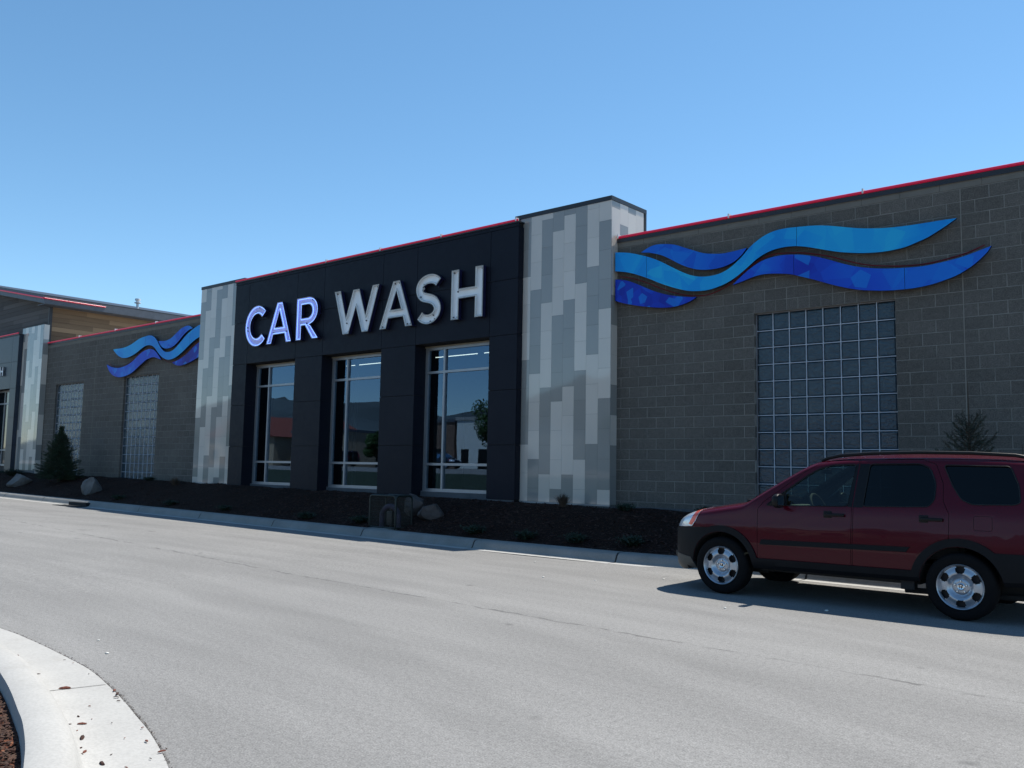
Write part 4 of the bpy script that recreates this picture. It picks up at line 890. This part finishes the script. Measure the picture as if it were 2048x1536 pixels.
def halfw(x, z, off=0.):
    p = plan(x)
    if z < .62: b = .872 - .030 * ((.62 - z) / .35) ** 2
    elif z < BELT: b = .872 - .030 * ((z - .62) / (BELT - .62)) ** 1.6
    else: b = .842 - (z - BELT) * .30 - .02 * ((z - BELT) / .5) ** 2
    # character crease above the side moulding
    b += .006 * math.exp(-((z - .80) / .035) ** 2)
    return b * p + off
def section(x, off=0.):
    zt = lerp_tab(TOP, x) + off; zb = lerp_tab(BOT, x) - off
    cabin = sm(.2, 1.0, x); rr = .10 + .0 * cabin; rr = min(rr, (zt - zb) * .4); crown = .045
    ze = zt - crown; pts = []
    pts.append((0, zb)); pts.append((halfw(x, zb) * .7 + off, zb)); pts.append((halfw(x, zb) - .04 + off, zb + .005)); pts.append((halfw(x, zb) + off, zb + .05))
    z0 = zb + .05; z1 = ze - rr * .8
    for k in range(1, 15): z = z0 + (z1 - z0) * k / 14; pts.append((halfw(x, z, off), z))
    w1 = halfw(x, z1, off)
    for k in range(1, 7):
        a = pi / 2 * k / 6; pts.append((w1 - rr * (1 - cos(a)) * 1.15, z1 + rr * .8 * sin(a)))
    w2 = pts[-1][0]
    for k in range(1, 6): y = w2 * (1 - k / 6); pts.append((y, ze + crown * (1 - (y / w2) ** 2)))
    pts.append((0, zt)); return pts
def loft(off=0., x0=-.77, x1=3.65, mat=None, name='loft'):
    xs_ = [x0 + (x1 - x0) * k / 96 for k in range(97)]
    xs_ = sorted(set([round(q, 4) for q in xs_ + [x0 + .01, x0 + .025, x1 - .01, x1 - .02]])); vs = []; rings = []
    for x in xs_:
        h = section(min(max(x, -.77), 3.65), off); ring = [(x, -y, z) for y, z in h] + [(x, y, z) for y, z in h[-2:0:-1]]; rings.append(len(ring)); vs += ring
    n = rings[0]; fs = []
    for i in range(len(xs_) - 1):
        for k in range(n): fs.append((i * n + k, i * n + (k + 1) % n, (i + 1) * n + (k + 1) % n, (i + 1) * n + k))
    fs += [tuple(range(n)), tuple((len(xs_) - 1) * n + k for k in range(n))]
    me = bpy.data.meshes.new(name); me.from_pydata(vs, [], fs); me.materials.append(mat)
    bm = bmesh.new(); bm.from_mesh(me); bmesh.ops.recalc_face_normals(bm, faces=bm.faces[:]); bm.to_mesh(me); bm.free(); return me
def prism_mesh(poly, a, b, mat, plane='XZ'):
    q = MB(); q.prism(poly, a, b, 0, plane); me = bpy.data.meshes.new('cut'); me.from_pydata(q.v, [], q.f); me.materials.append(mat)
    bm = bmesh.new(); bm.from_mesh(me); bmesh.ops.recalc_face_normals(bm, faces=bm.faces[:]); bm.to_mesh(me); bm.free(); return me
def boolean(a, b, op):
    oa = bpy.data.objects.new('a', a); ob = bpy.data.objects.new('b', b); COL.objects.link(oa); COL.objects.link(ob)
    md = oa.modifiers.new('m', 'BOOLEAN'); md.operation = op; md.solver = 'EXACT'; md.object = ob; md.material_mode = 'TRANSFER'
    dg = bpy.context.evaluated_depsgraph_get(); dg.update(); me = bpy.data.meshes.new_from_object(oa.evaluated_get(dg), depsgraph=dg)
    bpy.data.objects.remove(oa); bpy.data.objects.remove(ob); return me
def circ(cx, cz_, r, a0=0, a1=360, n=40): return [(cx + r * cos(radians(a0 + (a1 - a0) * k / n)), cz_ + r * sin(radians(a0 + (a1 - a0) * k / n))) for k in range(n + (0 if a1 - a0 == 360 else 1))]
WB_ = 2.62; RA = .395
CAR = thing('parked_car', 'dark red estate car with grey cladding and steel wheels parked by the kerb', 'car', (4.555, -4.165, .0))
def cpart(name, me, parent=None, ang=32):
    me.polygons.foreach_set('use_smooth', [True] * len(me.polygons)); me.set_sharp_from_angle(angle=radians(ang)); o = bpy.data.objects.new(name, me); COL.objects.link(o); o.parent = parent or CAR; return o
D_ = 'DIFFERENCE'; I_ = 'INTERSECT'
Pm, Im = M['paint'], M['inner']
body = loft(0., mat=Pm)
arch = []
for cx in (0, WB_): 
    for s_ in (-1, 1): arch.append(prism_mesh(circ(cx, .335, RA), s_ * .50, s_ * 1.1, Im))
for a_ in arch: body = boolean(body, a_.copy(), D_)
# cabin hollow
cab = loft(-.040, .30, 3.50, M['interior_d']); cabcut = prism_mesh([(.30, .52), (3.45, .52), (3.45, 1.9), (.30, 1.9)], -.95, .95, M['interior_d']); cab = boolean(cab, cabcut, I_)
body = boolean(body, cab, D_)
def round_poly(p, r=.03, n=4):
    out = []
    for i in range(len(p)):
        a, b, c = Vector(p[i - 1]), Vector(p[i]), Vector(p[(i + 1) % len(p)]); d1 = (a - b); d2 = (c - b); q = min(r, d1.length * .45, d2.length * .45); s0 = b + d1.normalized() * q; s1 = b + d2.normalized() * q
        for k in range(n + 1): t = k / n; out.append(tuple(s0 * (1 - t) ** 2 + b * 2 * t * (1 - t) + s1 * t * t))
    return out
G1 = round_poly([(.56, 1.065), (.70, 1.175), (.86, 1.30), (1.02, 1.42), (1.15, 1.50), (1.30, 1.540), (1.555, 1.552), (1.50, 1.09)], .035)
G2 = round_poly([(1.66, 1.095), (1.70, 1.555), (2.23, 1.562), (2.33, 1.51), (2.39, 1.36), (2.385, 1.19), (2.33, 1.118)], .04)
G3 = round_poly([(2.455, 1.552), (3.07, 1.545), (3.15, 1.36), (3.17, 1.19), (3.12, 1.165), (2.74, 1.155), (2.64, 1.20), (2.555, 1.33)], .035)
WSH = [(.36, -.70), (1.10, -.575), (1.10, .575), (.36, .70)]
for g_ in (G1, G2, G3): body = boolean(body, prism_mesh(g_, -1.2, 1.2, M['black']), D_)
body = boolean(body, prism_mesh(WSH, 1.0, 2.2, M['black'], 'XY'), D_)
body = boolean(body, prism_mesh([(-.60, 1.14), (.60, 1.14), (.54, 1.52), (-.54, 1.52)], 3.35, 4.0, M['black'], 'YZ'), D_)
# doors cut from the shell
D1 = [(.462, .44), (.458, 1.02), (.52, 1.10), (.68, 1.225), (.84, 1.35), (1.0, 1.47), (1.13, 1.553), (1.28, 1.592), (1.585, 1.603), (1.548, 1.08), (1.540, .44)]
D2 = [(1.552, .44), (1.560, 1.08), (1.597, 1.603), (2.24, 1.612), (2.38, 1.56), (2.46, 1.36), (2.47, 1.18), (2.53, 1.05), (2.525, .81)] + circ(WB_, .335, .475, 100, 165, 8)[0:] + [(2.13, .44)]
def inset_poly(p, d):
    if area(p) < 0: p = p[::-1]
    return inset(p, d)
half = {-1: prism_mesh([(-2, 0), (5, 0), (5, 2.5), (-2, 2.5)], -1.3, -.45, Im), 1: prism_mesh([(-2, 0), (5, 0), (5, 2.5), (-2, 2.5)], .45, 1.3, Im)}
doors = []
for dp, nm in ((D1, 'front'), (D2, 'rear')):
    for s_ in (-1, 1):
        dm = boolean(body.copy(), prism_mesh(inset_poly(dp, .0048), s_ * .60, s_ * 1.2, Im), I_); doors.append((dm, s_, nm))
for dp in (D1, D2):
    for s_ in (-1, 1): body = boolean(body, prism_mesh(dp, s_ * .60, s_ * 1.2, Im), D_)
# fuel flap seam and bonnet seam
FD = round_poly([(2.755, .90), (2.755, 1.045), (2.925, 1.045), (2.925, .90)], .025)
flap = boolean(body.copy(), prism_mesh(inset_poly(FD, .0035), -.835, -1.0, Im), I_); body = boolean(body, prism_mesh(FD, -.835, -1.0, Im), D_)
cpart('body', body)
for dm, s_, nm in doors:
    o = cpart('door', dm)
    hx = 1.36 if nm == 'front' else 2.36; q = MB(); y = s_ * (halfw(hx, 1.0) + .002)
    q.bbox(hx - .10, hx + .115, min(y, y + s_ * .034), max(y, y + s_ * .034), .975, 1.008, .010); q.bbox(hx - .12, hx - .03, min(y - s_ * .01, y + s_ * .006), max(y - s_ * .01, y + s_ * .006), .955, 1.03, .006); q.build('handle', M['black'], o, smooth=40)
cpart('fuel_flap', flap)
def pane(poly, mat, parent=None, name='window'):
    mb = MB(); bm = bmesh.new()
    vs = [(p[0], p[1]) for p in poly]
    tri = tessellate_polygon([[Vector((a, b, 0)) for a, b in vs]])
    for s_ in (-1, 1): mb.add([(a, s_ * (halfw(a, b) - .012), b) for a, b in vs], [tuple(t) for t in tri]); 
    bm.free(); o = mb.build(name, mat, CAR); return o
def pane1(poly, mat, s_):
    vs = list(poly); tri = tessellate_polygon([[Vector((a, b, 0)) for a, b in vs]]); mb = MB(); mb.add([(a, s_ * (halfw(a, b) - .012), b) for a, b in vs], [tuple(t) for t in tri]); mb.build('side_window', mat, CAR)
for s_ in (-1, 1): pane1(G1, M['cglass'], s_); pane1(G2, M['cglass_d'], s_); pane1(G3, M['cglass_d'], s_)
mb = MB(); N_ = 10; vs = []; fs = []
def topz(x, y): 
    zt = lerp_tab(TOP, x); return zt - .045 * (y / .66) ** 2
for i in range(N_ + 1):
    x = .36 + (1.10 - .36) * i / N_; wy = .70 - .125 * i / N_
    for j in range(9): y = -wy + 2 * wy * j / 8; vs.append((x, y, topz(x, y) - .010))
for i in range(N_):
    for j in range(8): fs.append((i * 9 + j, i * 9 + j + 1, (i + 1) * 9 + j + 1, (i + 1) * 9 + j))
mobj('windscreen', vs, fs, M['cglass'], CAR, 180)
mobj('rear_window', [(3.545, -.6, 1.14), (3.545, .6, 1.14), (3.415, .54, 1.52), (3.415, -.54, 1.52)], [(0, 1, 2, 3)], M['cglass_d'], CAR)
# black B pillar covers between the side windows
for s_ in (-1, 1):
    for xl0, xl1, xr0, xr1 in ((1.500, 1.556, 1.546, 1.583), (1.557, 1.597, 1.664, 1.700)):
        mb = MB(); q = []
        for k in range(9): b = 1.083 + (1.562 - 1.083) * k / 8; l_ = xl0 + (xl1 - xl0) * k / 8; r_ = xr0 + (xr1 - xr0) * k / 8; q += [(l_, s_ * (halfw(l_, b) + .0025), b), (r_, s_ * (halfw(r_, b) + .0025), b)]
        mb.add(q, [(2 * k, 2 * k + 1, 2 * k + 3, 2 * k + 2) for k in range(8)]); mb.build('pillar_cover', M['black'], CAR)
for g_ in (G1, G2, G3):     # dark weather strips along the glass
    for s_ in (-1, 1): mb = MB(); mb.tube([(a, s_ * (halfw(a, b) + .001), b) for a, b in g_], .0065, 5, closed=True); mb.build('window_seal', M['black'], CAR)
# cladding: bumpers, arch flares and sills
c1 = [(-1, .1), (-1, .735), (-.40, .765)] + circ(0, .335, .470, 110, 15, 16) + [(.47, .455), (2.14, .46)] + circ(WB_, .335, .478, 165, 48, 18) + [(3.05, .69), (3.9, .70), (3.9, .1)]
clad = boolean(loft(.016, -.795, 3.675, M['clad']), prism_mesh(c1, -1.2, 1.2, M['clad']), I_)
core = prism_mesh([(-.45, 0), (3.3, 0), (3.3, 1.2), (-.45, 1.2)], -.80, .80, Im); clad = boolean(clad, core, D_)
for cx in (0, WB_): clad = boolean(clad, prism_mesh(circ(cx, .335, RA + .003), -1.3, 1.3, Im), D_)
cpart('cladding', clad, ang=30)
low = boolean(loft(.022, -.802, 3.4, M['clad_l']), prism_mesh([(-1, .1), (-1, .46), (-.43, .40), (-.36, .30), (-.36, .1)], -1.2, 1.2, M['clad_l']), I_); low = boolean(low, prism_mesh([(-.5, 0), (3.3, 0), (3.3, 1.2), (-.5, 1.2)], -.78, .78, Im), D_); cpart('lower_bumper', low)
mould = boolean(loft(.012, -.77, 3.65, M['clad']), prism_mesh([(.495, .615), (.515, .672), (2.15, .697), (2.11, .645)], -1.2, 1.2, M['clad']), I_); mould = boolean(mould, prism_mesh([(-1, 0), (4, 0), (4, 1.2), (-1, 1.2)], -.80, .80, Im), D_); cpart('side_moulding', mould)
# sill shadow box and underbody
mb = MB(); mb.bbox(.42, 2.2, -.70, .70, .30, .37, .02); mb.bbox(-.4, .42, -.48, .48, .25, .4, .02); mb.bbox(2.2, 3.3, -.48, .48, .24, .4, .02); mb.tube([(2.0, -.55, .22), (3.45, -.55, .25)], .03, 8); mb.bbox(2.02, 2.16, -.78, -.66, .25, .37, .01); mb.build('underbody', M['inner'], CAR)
# lamps
HL = [(-.285, 1.005), (-.312, .93), (-.358, .84), (-.408, .775), (-.60, .760), (-.95, .74), (-.95, .90), (-.62, .915), (-.46, .965)]
for s_ in (-1, 1):
    hm = boolean(loft(.008, -.778, 3.65, M['lamp']), prism_mesh(HL, s_ * .42, s_ * 1.2, M['lamp']), I_); hm = boolean(hm, loft(-.02, -.72, 3.4, M['rim_dark']), D_); o = cpart('headlight', hm)
    am = boolean(loft(.011, -.778, 3.65, M['amber']), prism_mesh([(-.295, .99), (-.325, .92), (-.37, .835), (-.415, .79), (-.465, .80), (-.415, .875), (-.375, .94), (-.35, .98)], s_ * .6, s_ * 1.2, M['amber']), I_); am = boolean(am, loft(.002, -.75, 3.4, M['amber']), D_); cpart('indicator', am, o)
    tl = boolean(loft(.010, -.77, 3.66, M['tail']), prism_mesh([(3.36, 1.57), (3.44, 1.15), (3.50, .98), (3.8, .98), (3.8, 1.57)], s_ * .58, s_ * 1.2, M['tail']), I_); cpart('tail_light', tl)
gm = boolean(loft(.006, -.778, 3.65, M['black']), prism_mesh([(-.42, .765), (.42, .765), (.42, .87), (-.42, .87)], -1.2, -.6, M['black'], 'YZ'), I_); cpart('grille', gm)
# roof rack, mirrors, wiper cowl
for s_ in (-1, 1):
    mb = MB(); pts = [(x, s_ * (.600 - .02 * sm(1.6, .9, x)), lerp_tab(TOP, x) - .045 * .85 + dz) for x, dz in ((1.13, .004), (1.2, .022), (1.35, .036), (1.7, .042), (2.2, .042), (2.7, .040), (3.1, .036), (3.24, .022), (3.30, -.005))]
    mb.tube(pts, .019, 8); mb.build('roof_rail', M['black'], CAR, smooth=60)
mb = MB()
bm = bmesh.new(); bmesh.ops.create_uvsphere(bm, u_segments=20, v_segments=14, radius=1)
for v_ in bm.verts:
    q = v_.co; v_.co = Vector((.075 * math.copysign(abs(q.x) ** .8, q.x), .11 * math.copysign(abs(q.y) ** .7, q.y), .085 * math.copysign(abs(q.z) ** .75, q.z)))
    if v_.co.x > .03: v_.co.x = .03
bm.verts.index_update(); mv = [v_.co[:] for v_ in bm.verts]; mf = [[v_.index for v_ in f_.verts] for f_ in bm.faces]; bm.free()
for s_ in (-1, 1):
    mb = MB(); mb.add([(a * .85 + .78, b * .9 + s_ * .985, c * .95 + 1.125) for a, b, c in mv], mf); mb.tube([(.76, s_ * .82, 1.085), (.77, s_ * .93, 1.10)], [.03, .026], 8); mb.prism([(.57, 1.065), (.80, 1.065), (.80, 1.23)], s_ * .815, s_ * .845); o = mb.build('mirror', M['black'], CAR, smooth=50, fix=True)
    mobj('mirror_glass', [(.8065, s_ * .985 - .08, 1.07), (.8065, s_ * .985 + .08, 1.07), (.8065, s_ * .985 + .08, 1.18), (.8065, s_ * .985 - .08, 1.18)], [(0, 1, 2, 3)], M['chrome'], o)
mb = MB(); mb.tube([(.30, -.2, 1.155), (.42, .4, 1.225)], .007, 5); mb.tube([(.30, .35, 1.15), (.42, -.15 + .9, 1.20)], .006, 5); mb.bbox(.22, .36, -.62, .62, 1.085, 1.118, .01); mb.build('wiper', M['black'], CAR)
# interior
mb = MB(); mb.bbox(.36, .86, -.70, .70, .70, 1.03, .05); mb.bbox(.70, .84, -.52, -.16, .96, 1.075, .03); mb.build('dashboard', M['interior'], CAR, smooth=50)
mb = MB(); c0 = Vector((1.0, -.34, 1.03)); u1 = Vector((0, 1, 0)); u2 = Vector((-.42, 0, .9)).normalized(); mb.tube([c0 + (u1 * cos(a) + u2 * sin(a)) * .185 for a in [2 * pi * k / 28 for k in range(28)]], .016, 8, closed=True)
mb.tube([c0 - u1 * .17, c0, c0 + u1 * .17], .018, 6); mb.tube([c0, c0 - u2 * .17], .018, 6); mb.lathe([(.001, 0), (.06, .0), (.05, .05)], 12, tuple(c0 - Vector((.03, 0, .02))), 'X'); mb.build('steering_wheel', M['interior_d'], CAR, smooth=60)
for x, y in ((1.30, -.37), (1.30, .37), (2.15, -.37), (2.15, .37)):
    mb = MB(); mb.bbox(x - .05, x + .42, y - .24, y + .24, .56, .72, .05)
    bm = bmesh.new(); bmesh.ops.create_cube(bm, size=1)
    for v_ in bm.verts: z = v_.co.z + .5; v_.co = Vector((x + .42 + v_.co.x * (.13 - .04 * z) + .17 * z, y + v_.co.y * (.48 - .08 * z), .66 + z * .56))
    bmesh.ops.bevel(bm, geom=bm.edges[:], offset=.03, segments=2, affect='EDGES'); bm.verts.index_update(); mb.add([v_.co[:] for v_ in bm.verts], [[v_.index for v_ in f_.verts] for f_ in bm.faces]); bm.free()
    mb.bbox(x + .56, x + .66, y - .13, y + .13, 1.24, 1.42, .035); mb.build('car_seat', M['interior_d'] if x > 2 else M['interior'], CAR, smooth=50)
mb = MB(); mb.bbox(.93, .98, -.12, .12, 1.44, 1.50, .015); mb.tube([(.97, 0, 1.5), (1.0, 0, 1.57)], .008, 6); mb.build('rear_view_mirror', M['black'], CAR)
# number plate holder is plain; spare wheel on the tailgate
mb = MB(); mb.lathe([(.01, 3.90), (.28, 3.90), (.335, 3.86), (.345, 3.78), (.33, 3.68), (.2, 3.64), (.1, 3.60)], 36, (0, .05, .92), 'X'); mb.build('spare_wheel_cover', M['clad'], CAR, smooth=40)
# wheels (axis along y, outer face towards -y; far side turned)
def wheel(cx, s_):
    o = thing('wheel', None, None, (cx, s_ * .77, .336), 0 if s_ < 0 else pi); o.parent = CAR
    mb = MB(); R = .336
    mb.lathe([(.205, -.075), (.222, -.098), (.235, -.102), (.262, -.108), (.30, -.106), (.322, -.092), (.333, -.07), (R, -.04), (R, .04), (.333, .07), (.32, .10), (.26, .11), (.205, .09), (.205, -.075)], 64, (0, 0, 0), 'Y')
    for k in range(60):       # tread shoulder blocks
        a = 2 * pi * k / 60; c, s = cos(a), sin(a); pass
    mb.build('tyre', M['rubber'], o, smooth=35)
    # pressed steel rim: polar sheet with six holes
    prof = [(.225, -.104), (.220, -.112), (.213, -.108), (.207, -.088), (.200, -.080), (.188, -.082), (.176, -.088), (.160, -.095), (.144, -.100), (.132, -.101), (.120, -.097), (.104, -.078), (.090, -.062), (.082, -.060), (.078, -.064), (.05, -.066), (.032, -.066)]
    n = 96; vs = []; fs = []
    for r_, h in prof:
        for k in range(n):
            a = 2 * pi * k / n + pi / 2; ph = ((a - pi / 2) % (pi / 3)); ph = min(ph, pi / 3 - ph); hh = h
            if .125 < r_ < .192: 
                sp = abs(((a - pi / 2 + pi / 6) % (pi / 3)) - pi / 6); hh = h - .006 * math.exp(-((sp) / .10) ** 2) + (.004 if sp < .035 else 0)
            vs.append((r_ * cos(a), hh, r_ * sin(a)))
    for i in range(len(prof) - 1):
        rm = (prof[i][0] + prof[i + 1][0]) / 2
        for k in range(n):
            a = (k + .5) * 2 * pi / n; ph = a % (pi / 3); ph = min(ph, pi / 3 - ph); wid = .0
            if .137 < rm < .196: wid = .034 / rm + 1.2 * (rm - .138)
            if rm < .150: wid *= .78
            if rm > .184: wid *= .8
            if ph < wid: continue
            fs.append((i * n + k, i * n + (k + 1) % n, (i + 1) * n + (k + 1) % n, (i + 1) * n + k))
    mobj('rim', vs, fs, M['rim'], o, 50)
    mb = MB(); mb.lathe([(.2, -.02), (.02, -.03), (.001, -.03)], 32, (0, 0, 0), 'Y'); mb.lathe([(.035, -.03), (.205, -.03), (.205, .08)], 32, (0, 0, 0), 'Y'); mb.build('brake_disc', M['rim_dark'], o)
    mb = MB(); mb.lathe([(.036, -.060), (.036, -.079), (.030, -.083), (.027, -.081), (.001, -.081)], 24, (0, 0, 0), 'Y')
    for k in range(5):
        a = 2 * pi * k / 5 + pi / 2; mb.lathe([(.0125, -.062), (.012, -.078), (.008, -.083), (.001, -.084)], 6, (.057 * cos(a), 0, .057 * sin(a)), 'Y')
    mb.build('hub_cap', M['chrome'], o, smooth=40)
    mb = MB(); y = -.0865
    for s2 in (-1, 1): mb.prism([(s2 * .016, .016), (s2 * .009, -.016), (s2 * .004, -.016), (s2 * .011, .016)], y, -.0805)
    mb.box(-.008, .008, y, -.0805, -.002, .003); mb.build('hub_emblem', M['black'], o)
    for k in range(5):
        pass
for cx in (0, WB_):
    for s_ in (-1, 1): wheel(cx, s_)

# ------------------------------------------------------------------ across the street: only seen mirrored in glass and tiles
def far_building(name, label, x0, x1, y0, y1, z0, z1, wall, roofm, band_=None, gable=0):
    t = thing(name, label, 'building', ((x0 + x1) / 2, y1, z0)); ox, oy = (x0 + x1) / 2, y1; mb = MB(); mb.box(x0 - ox, x1 - ox, y0 - oy, 0, 0, z1 - z0); mb.build('wall', wall, t)
    mb = MB()
    if gable: mb.prism([(x0 - ox - .6, z1 - z0 - .001), (0, z1 - z0 + gable), (x1 - ox + .6, z1 - z0 - .001)], y0 - oy - .5, .5)
    else: mb.box(x0 - ox - .15, x1 - ox + .15, y0 - oy - .15, .15, z1 - z0 + .001, z1 - z0 + .35)
    mb.build('roof', roofm, t, fix=True)
    n = max(2, int((x1 - x0) / 4)); 
    for k in range(n): a = x0 - ox + (x1 - x0) * (k + .25) / n; mb = MB(); mb.box(a, a + (x1 - x0) * .45 / n, .003, .06, .3 if k % 3 == 1 else .9, 2.6); mb.build('window', M['black'], t)
    return t
tan = simple('tan_stucco', (.36, .28, .20), .9); whi = simple('white_panel', (.62, .64, .62), .8); brn = simple('brown_brick', (.16, .10, .075), .9, vary=.3, scale=3); redr = simple('red_roof', (.20, .05, .035), .8)
far_building('warehouse', 'long white warehouse across the street reflected in the right window', -62.6, -57, -78, -60, 1.1, 7.0, whi, M['roof'])
far_building('shop_building', 'brown brick shop across the street beside the white warehouse', -72, -63, -74, -60, 1.1, 6.8, brn, M['fascia'])
far_building('shop_building', 'tan stucco shop across the street with flat roof', -92, -80, -74, -58, 1.1, 5.8, tan, M['fascia'])
far_building('restaurant', 'red gable-roofed restaurant across the street', -112, -96, -76, -58, 1.1, 5.4, tan, redr, gable=3.2)
far_building('shop_building', 'low tan shop across the street opposite the tiled tower', -36, -14, -78, -64, 1.1, 5.6, tan, M['fascia'])
def broad_tree(label, loc, h, r, seed, n=5200):
    rr = random.Random(seed); t = thing('broadleaf_tree', label, 'tree', loc); mb = MB(); mb.tube([(0, 0, 0), (.05, 0, h * .3), (0, .1, h * .7)], [.16, .12, .05], 8); cl = []
    for k in range(11):
        a = rr.uniform(0, 6.3); q = Vector((cos(a) * r * rr.uniform(.2, .75), sin(a) * r * rr.uniform(.2, .75), h * rr.uniform(.42, .92))); cl.append((q, r * rr.uniform(.28, .5))); mb.tube([(0, 0, h * .3), tuple(q * .6 + Vector((0, 0, h * .15))), tuple(q)], [.07, .04, .015], 5)
    mb.build('trunk', M['bark_t'], t); vs = []; fs = []
    for _ in range(n):
        c, rad = rr.choice(cl); d = Vector((rr.gauss(0, 1), rr.gauss(0, 1), rr.gauss(0, 1))).normalized(); p = c + d * rad * rr.random() ** .4; q = Vector((rr.gauss(0, 1), rr.gauss(0, 1), rr.gauss(0, .6))).normalized() * .13; s = q.cross(Vector((rr.gauss(0, 1), rr.gauss(0, 1), rr.gauss(0, 1)))).normalized() * .07; b = len(vs); vs += [p - q, p + s, p + q, p - s]; fs.append((b, b + 1, b + 2, b + 3))
    mobj('crown', vs, fs, M['leaf'], t)
for k, (x, y, h, r, l) in enumerate([(-44.9, -46.5, 6.2, 2.3, 'broad green tree across the street in front of the white warehouse'), (-103, -57, 6, 2.6, 'green tree before the red-roofed restaurant'), (-84, -54.5, 4.2, 1.5, 'small tree before the flat-roofed tan stucco shop'), (-30, -47, 6, 2.4, 'tree across the street opposite the tiled tower'), (-118, -57, 7, 3, 'large tree left of the restaurant'), (-72, -56, 4.5, 2, 'tree before the brown brick shop'), (-8, -50, 6.5, 2.6, 'tree at the right end of the row across the street')]):
    broad_tree(l, (x, y, 1.08), h, r, 70 + k)
def hill(name, label_y, amp, seed, x0=-3000, x1=900):
    vs = []; fs = []; n = 260
    for j in range(7):
        for i in range(n + 1):
            x = x0 + (x1 - x0) * i / n; f = j / 6; y = label_y - f * 900
            z = amp * (sin(pi * min(1, f * .9)) ** 1.2) * (.55 + .45 * noise.noise((x / 420, seed, 0)) + .30 * noise.noise((x / 130, seed + 3, f * 3)) + .1 * noise.noise((x / 40, seed, f * 8))); vs.append((x, y, max(-1, z)))
    for j in range(6):
        for i in range(n): a = j * (n + 1) + i; fs.append((a, a + 1, a + n + 2, a + n + 1))
    tag(mobj(name, vs, fs, simple('hill_scrub_hazy', (.055, .075, .085), .95, vary=.25, scale=.01), smooth=180), kind='structure')  # scrub colour shifted to blue, distance haze painted in
hill('hills', -900, 230, 1.3)
# street lamp with curved arm, reflected in the right window
lp = thing('street_lamp', 'tall dark street lamp with curved arm across the street', 'street lamp', (-57.5, -36, 1.0)); mb = MB(); mb.tube([(0, 0, 0), (0, 0, 7)], [.11, .07], 10); mb.build('pole', M['iron'], lp, smooth=60)
mb = MB(); mb.tube([(0, 0, 7)] + [(-2.2 * sin(a), 0, 7 + .9 * (1 - cos(a))*1.0) for a in [pi / 2 * k / 8 for k in range(1, 9)]], .05, 8); mb.bbox(-2.9, -2.1, -.12, .12, 7.82, 7.98, .03); mb.build('arm', M['iron'], lp, smooth=50)
lp2 = thing('street_lamp', 'straight dark lamp post between the tan shops across the street', 'street lamp', (-78.2, -52, 1.0)); mb = MB(); mb.tube([(0, 0, 0), (0, 0, 7.6)], [.12, .08], 10); mb.build('pole', M['iron'], lp2, smooth=60); mb = MB(); mb.bbox(-.1, 1.3, -.12, .12, 7.5, 7.68, .03); mb.build('lamp_head', M['iron'], lp2)
# parked cars across the street (copies of the red one in other paint)
for k, (x, y, rz, c, l) in enumerate([(-42, -44.5, 0, (.012, .012, .016), 'black parked car across the street under the tree'), (-56, -52.5, pi, (.02, .03, .05), 'dark blue parked car before the white warehouse'), (-62.5, -52.4, pi, (.45, .46, .47), 'silver parked car before the white warehouse'), (-30, -53, 0, (.6, .6, .6), 'white parked car opposite the tiled tower'), (-22, -53, 0, (.55, .56, .58), 'light grey parked car opposite the tiled tower'), (-66, -44.6, 0, (.03, .008, .01), 'very dark red parked car by the far kerb')]):
    o = copy_tree(CAR); o.location = (x, y, gz(x, y) + .02); o.rotation_euler = (0, 0, rz); o['label'] = l; o['group'] = 'cars parked across the street'
    mt = M['paint'].copy(); mt.name = 'car_paint'; mt.node_tree.nodes['Principled BSDF'].inputs['Base Color'].default_value = (*c, 1)
    for ch in o.children_recursive if hasattr(o, 'children_recursive') else []:
        if ch.type == 'MESH':
            for i, sl_ in enumerate(ch.material_slots):
                if sl_.material == M['paint']: sl_.link = 'OBJECT'; sl_.material = mt
bpy.context.view_layer.update()
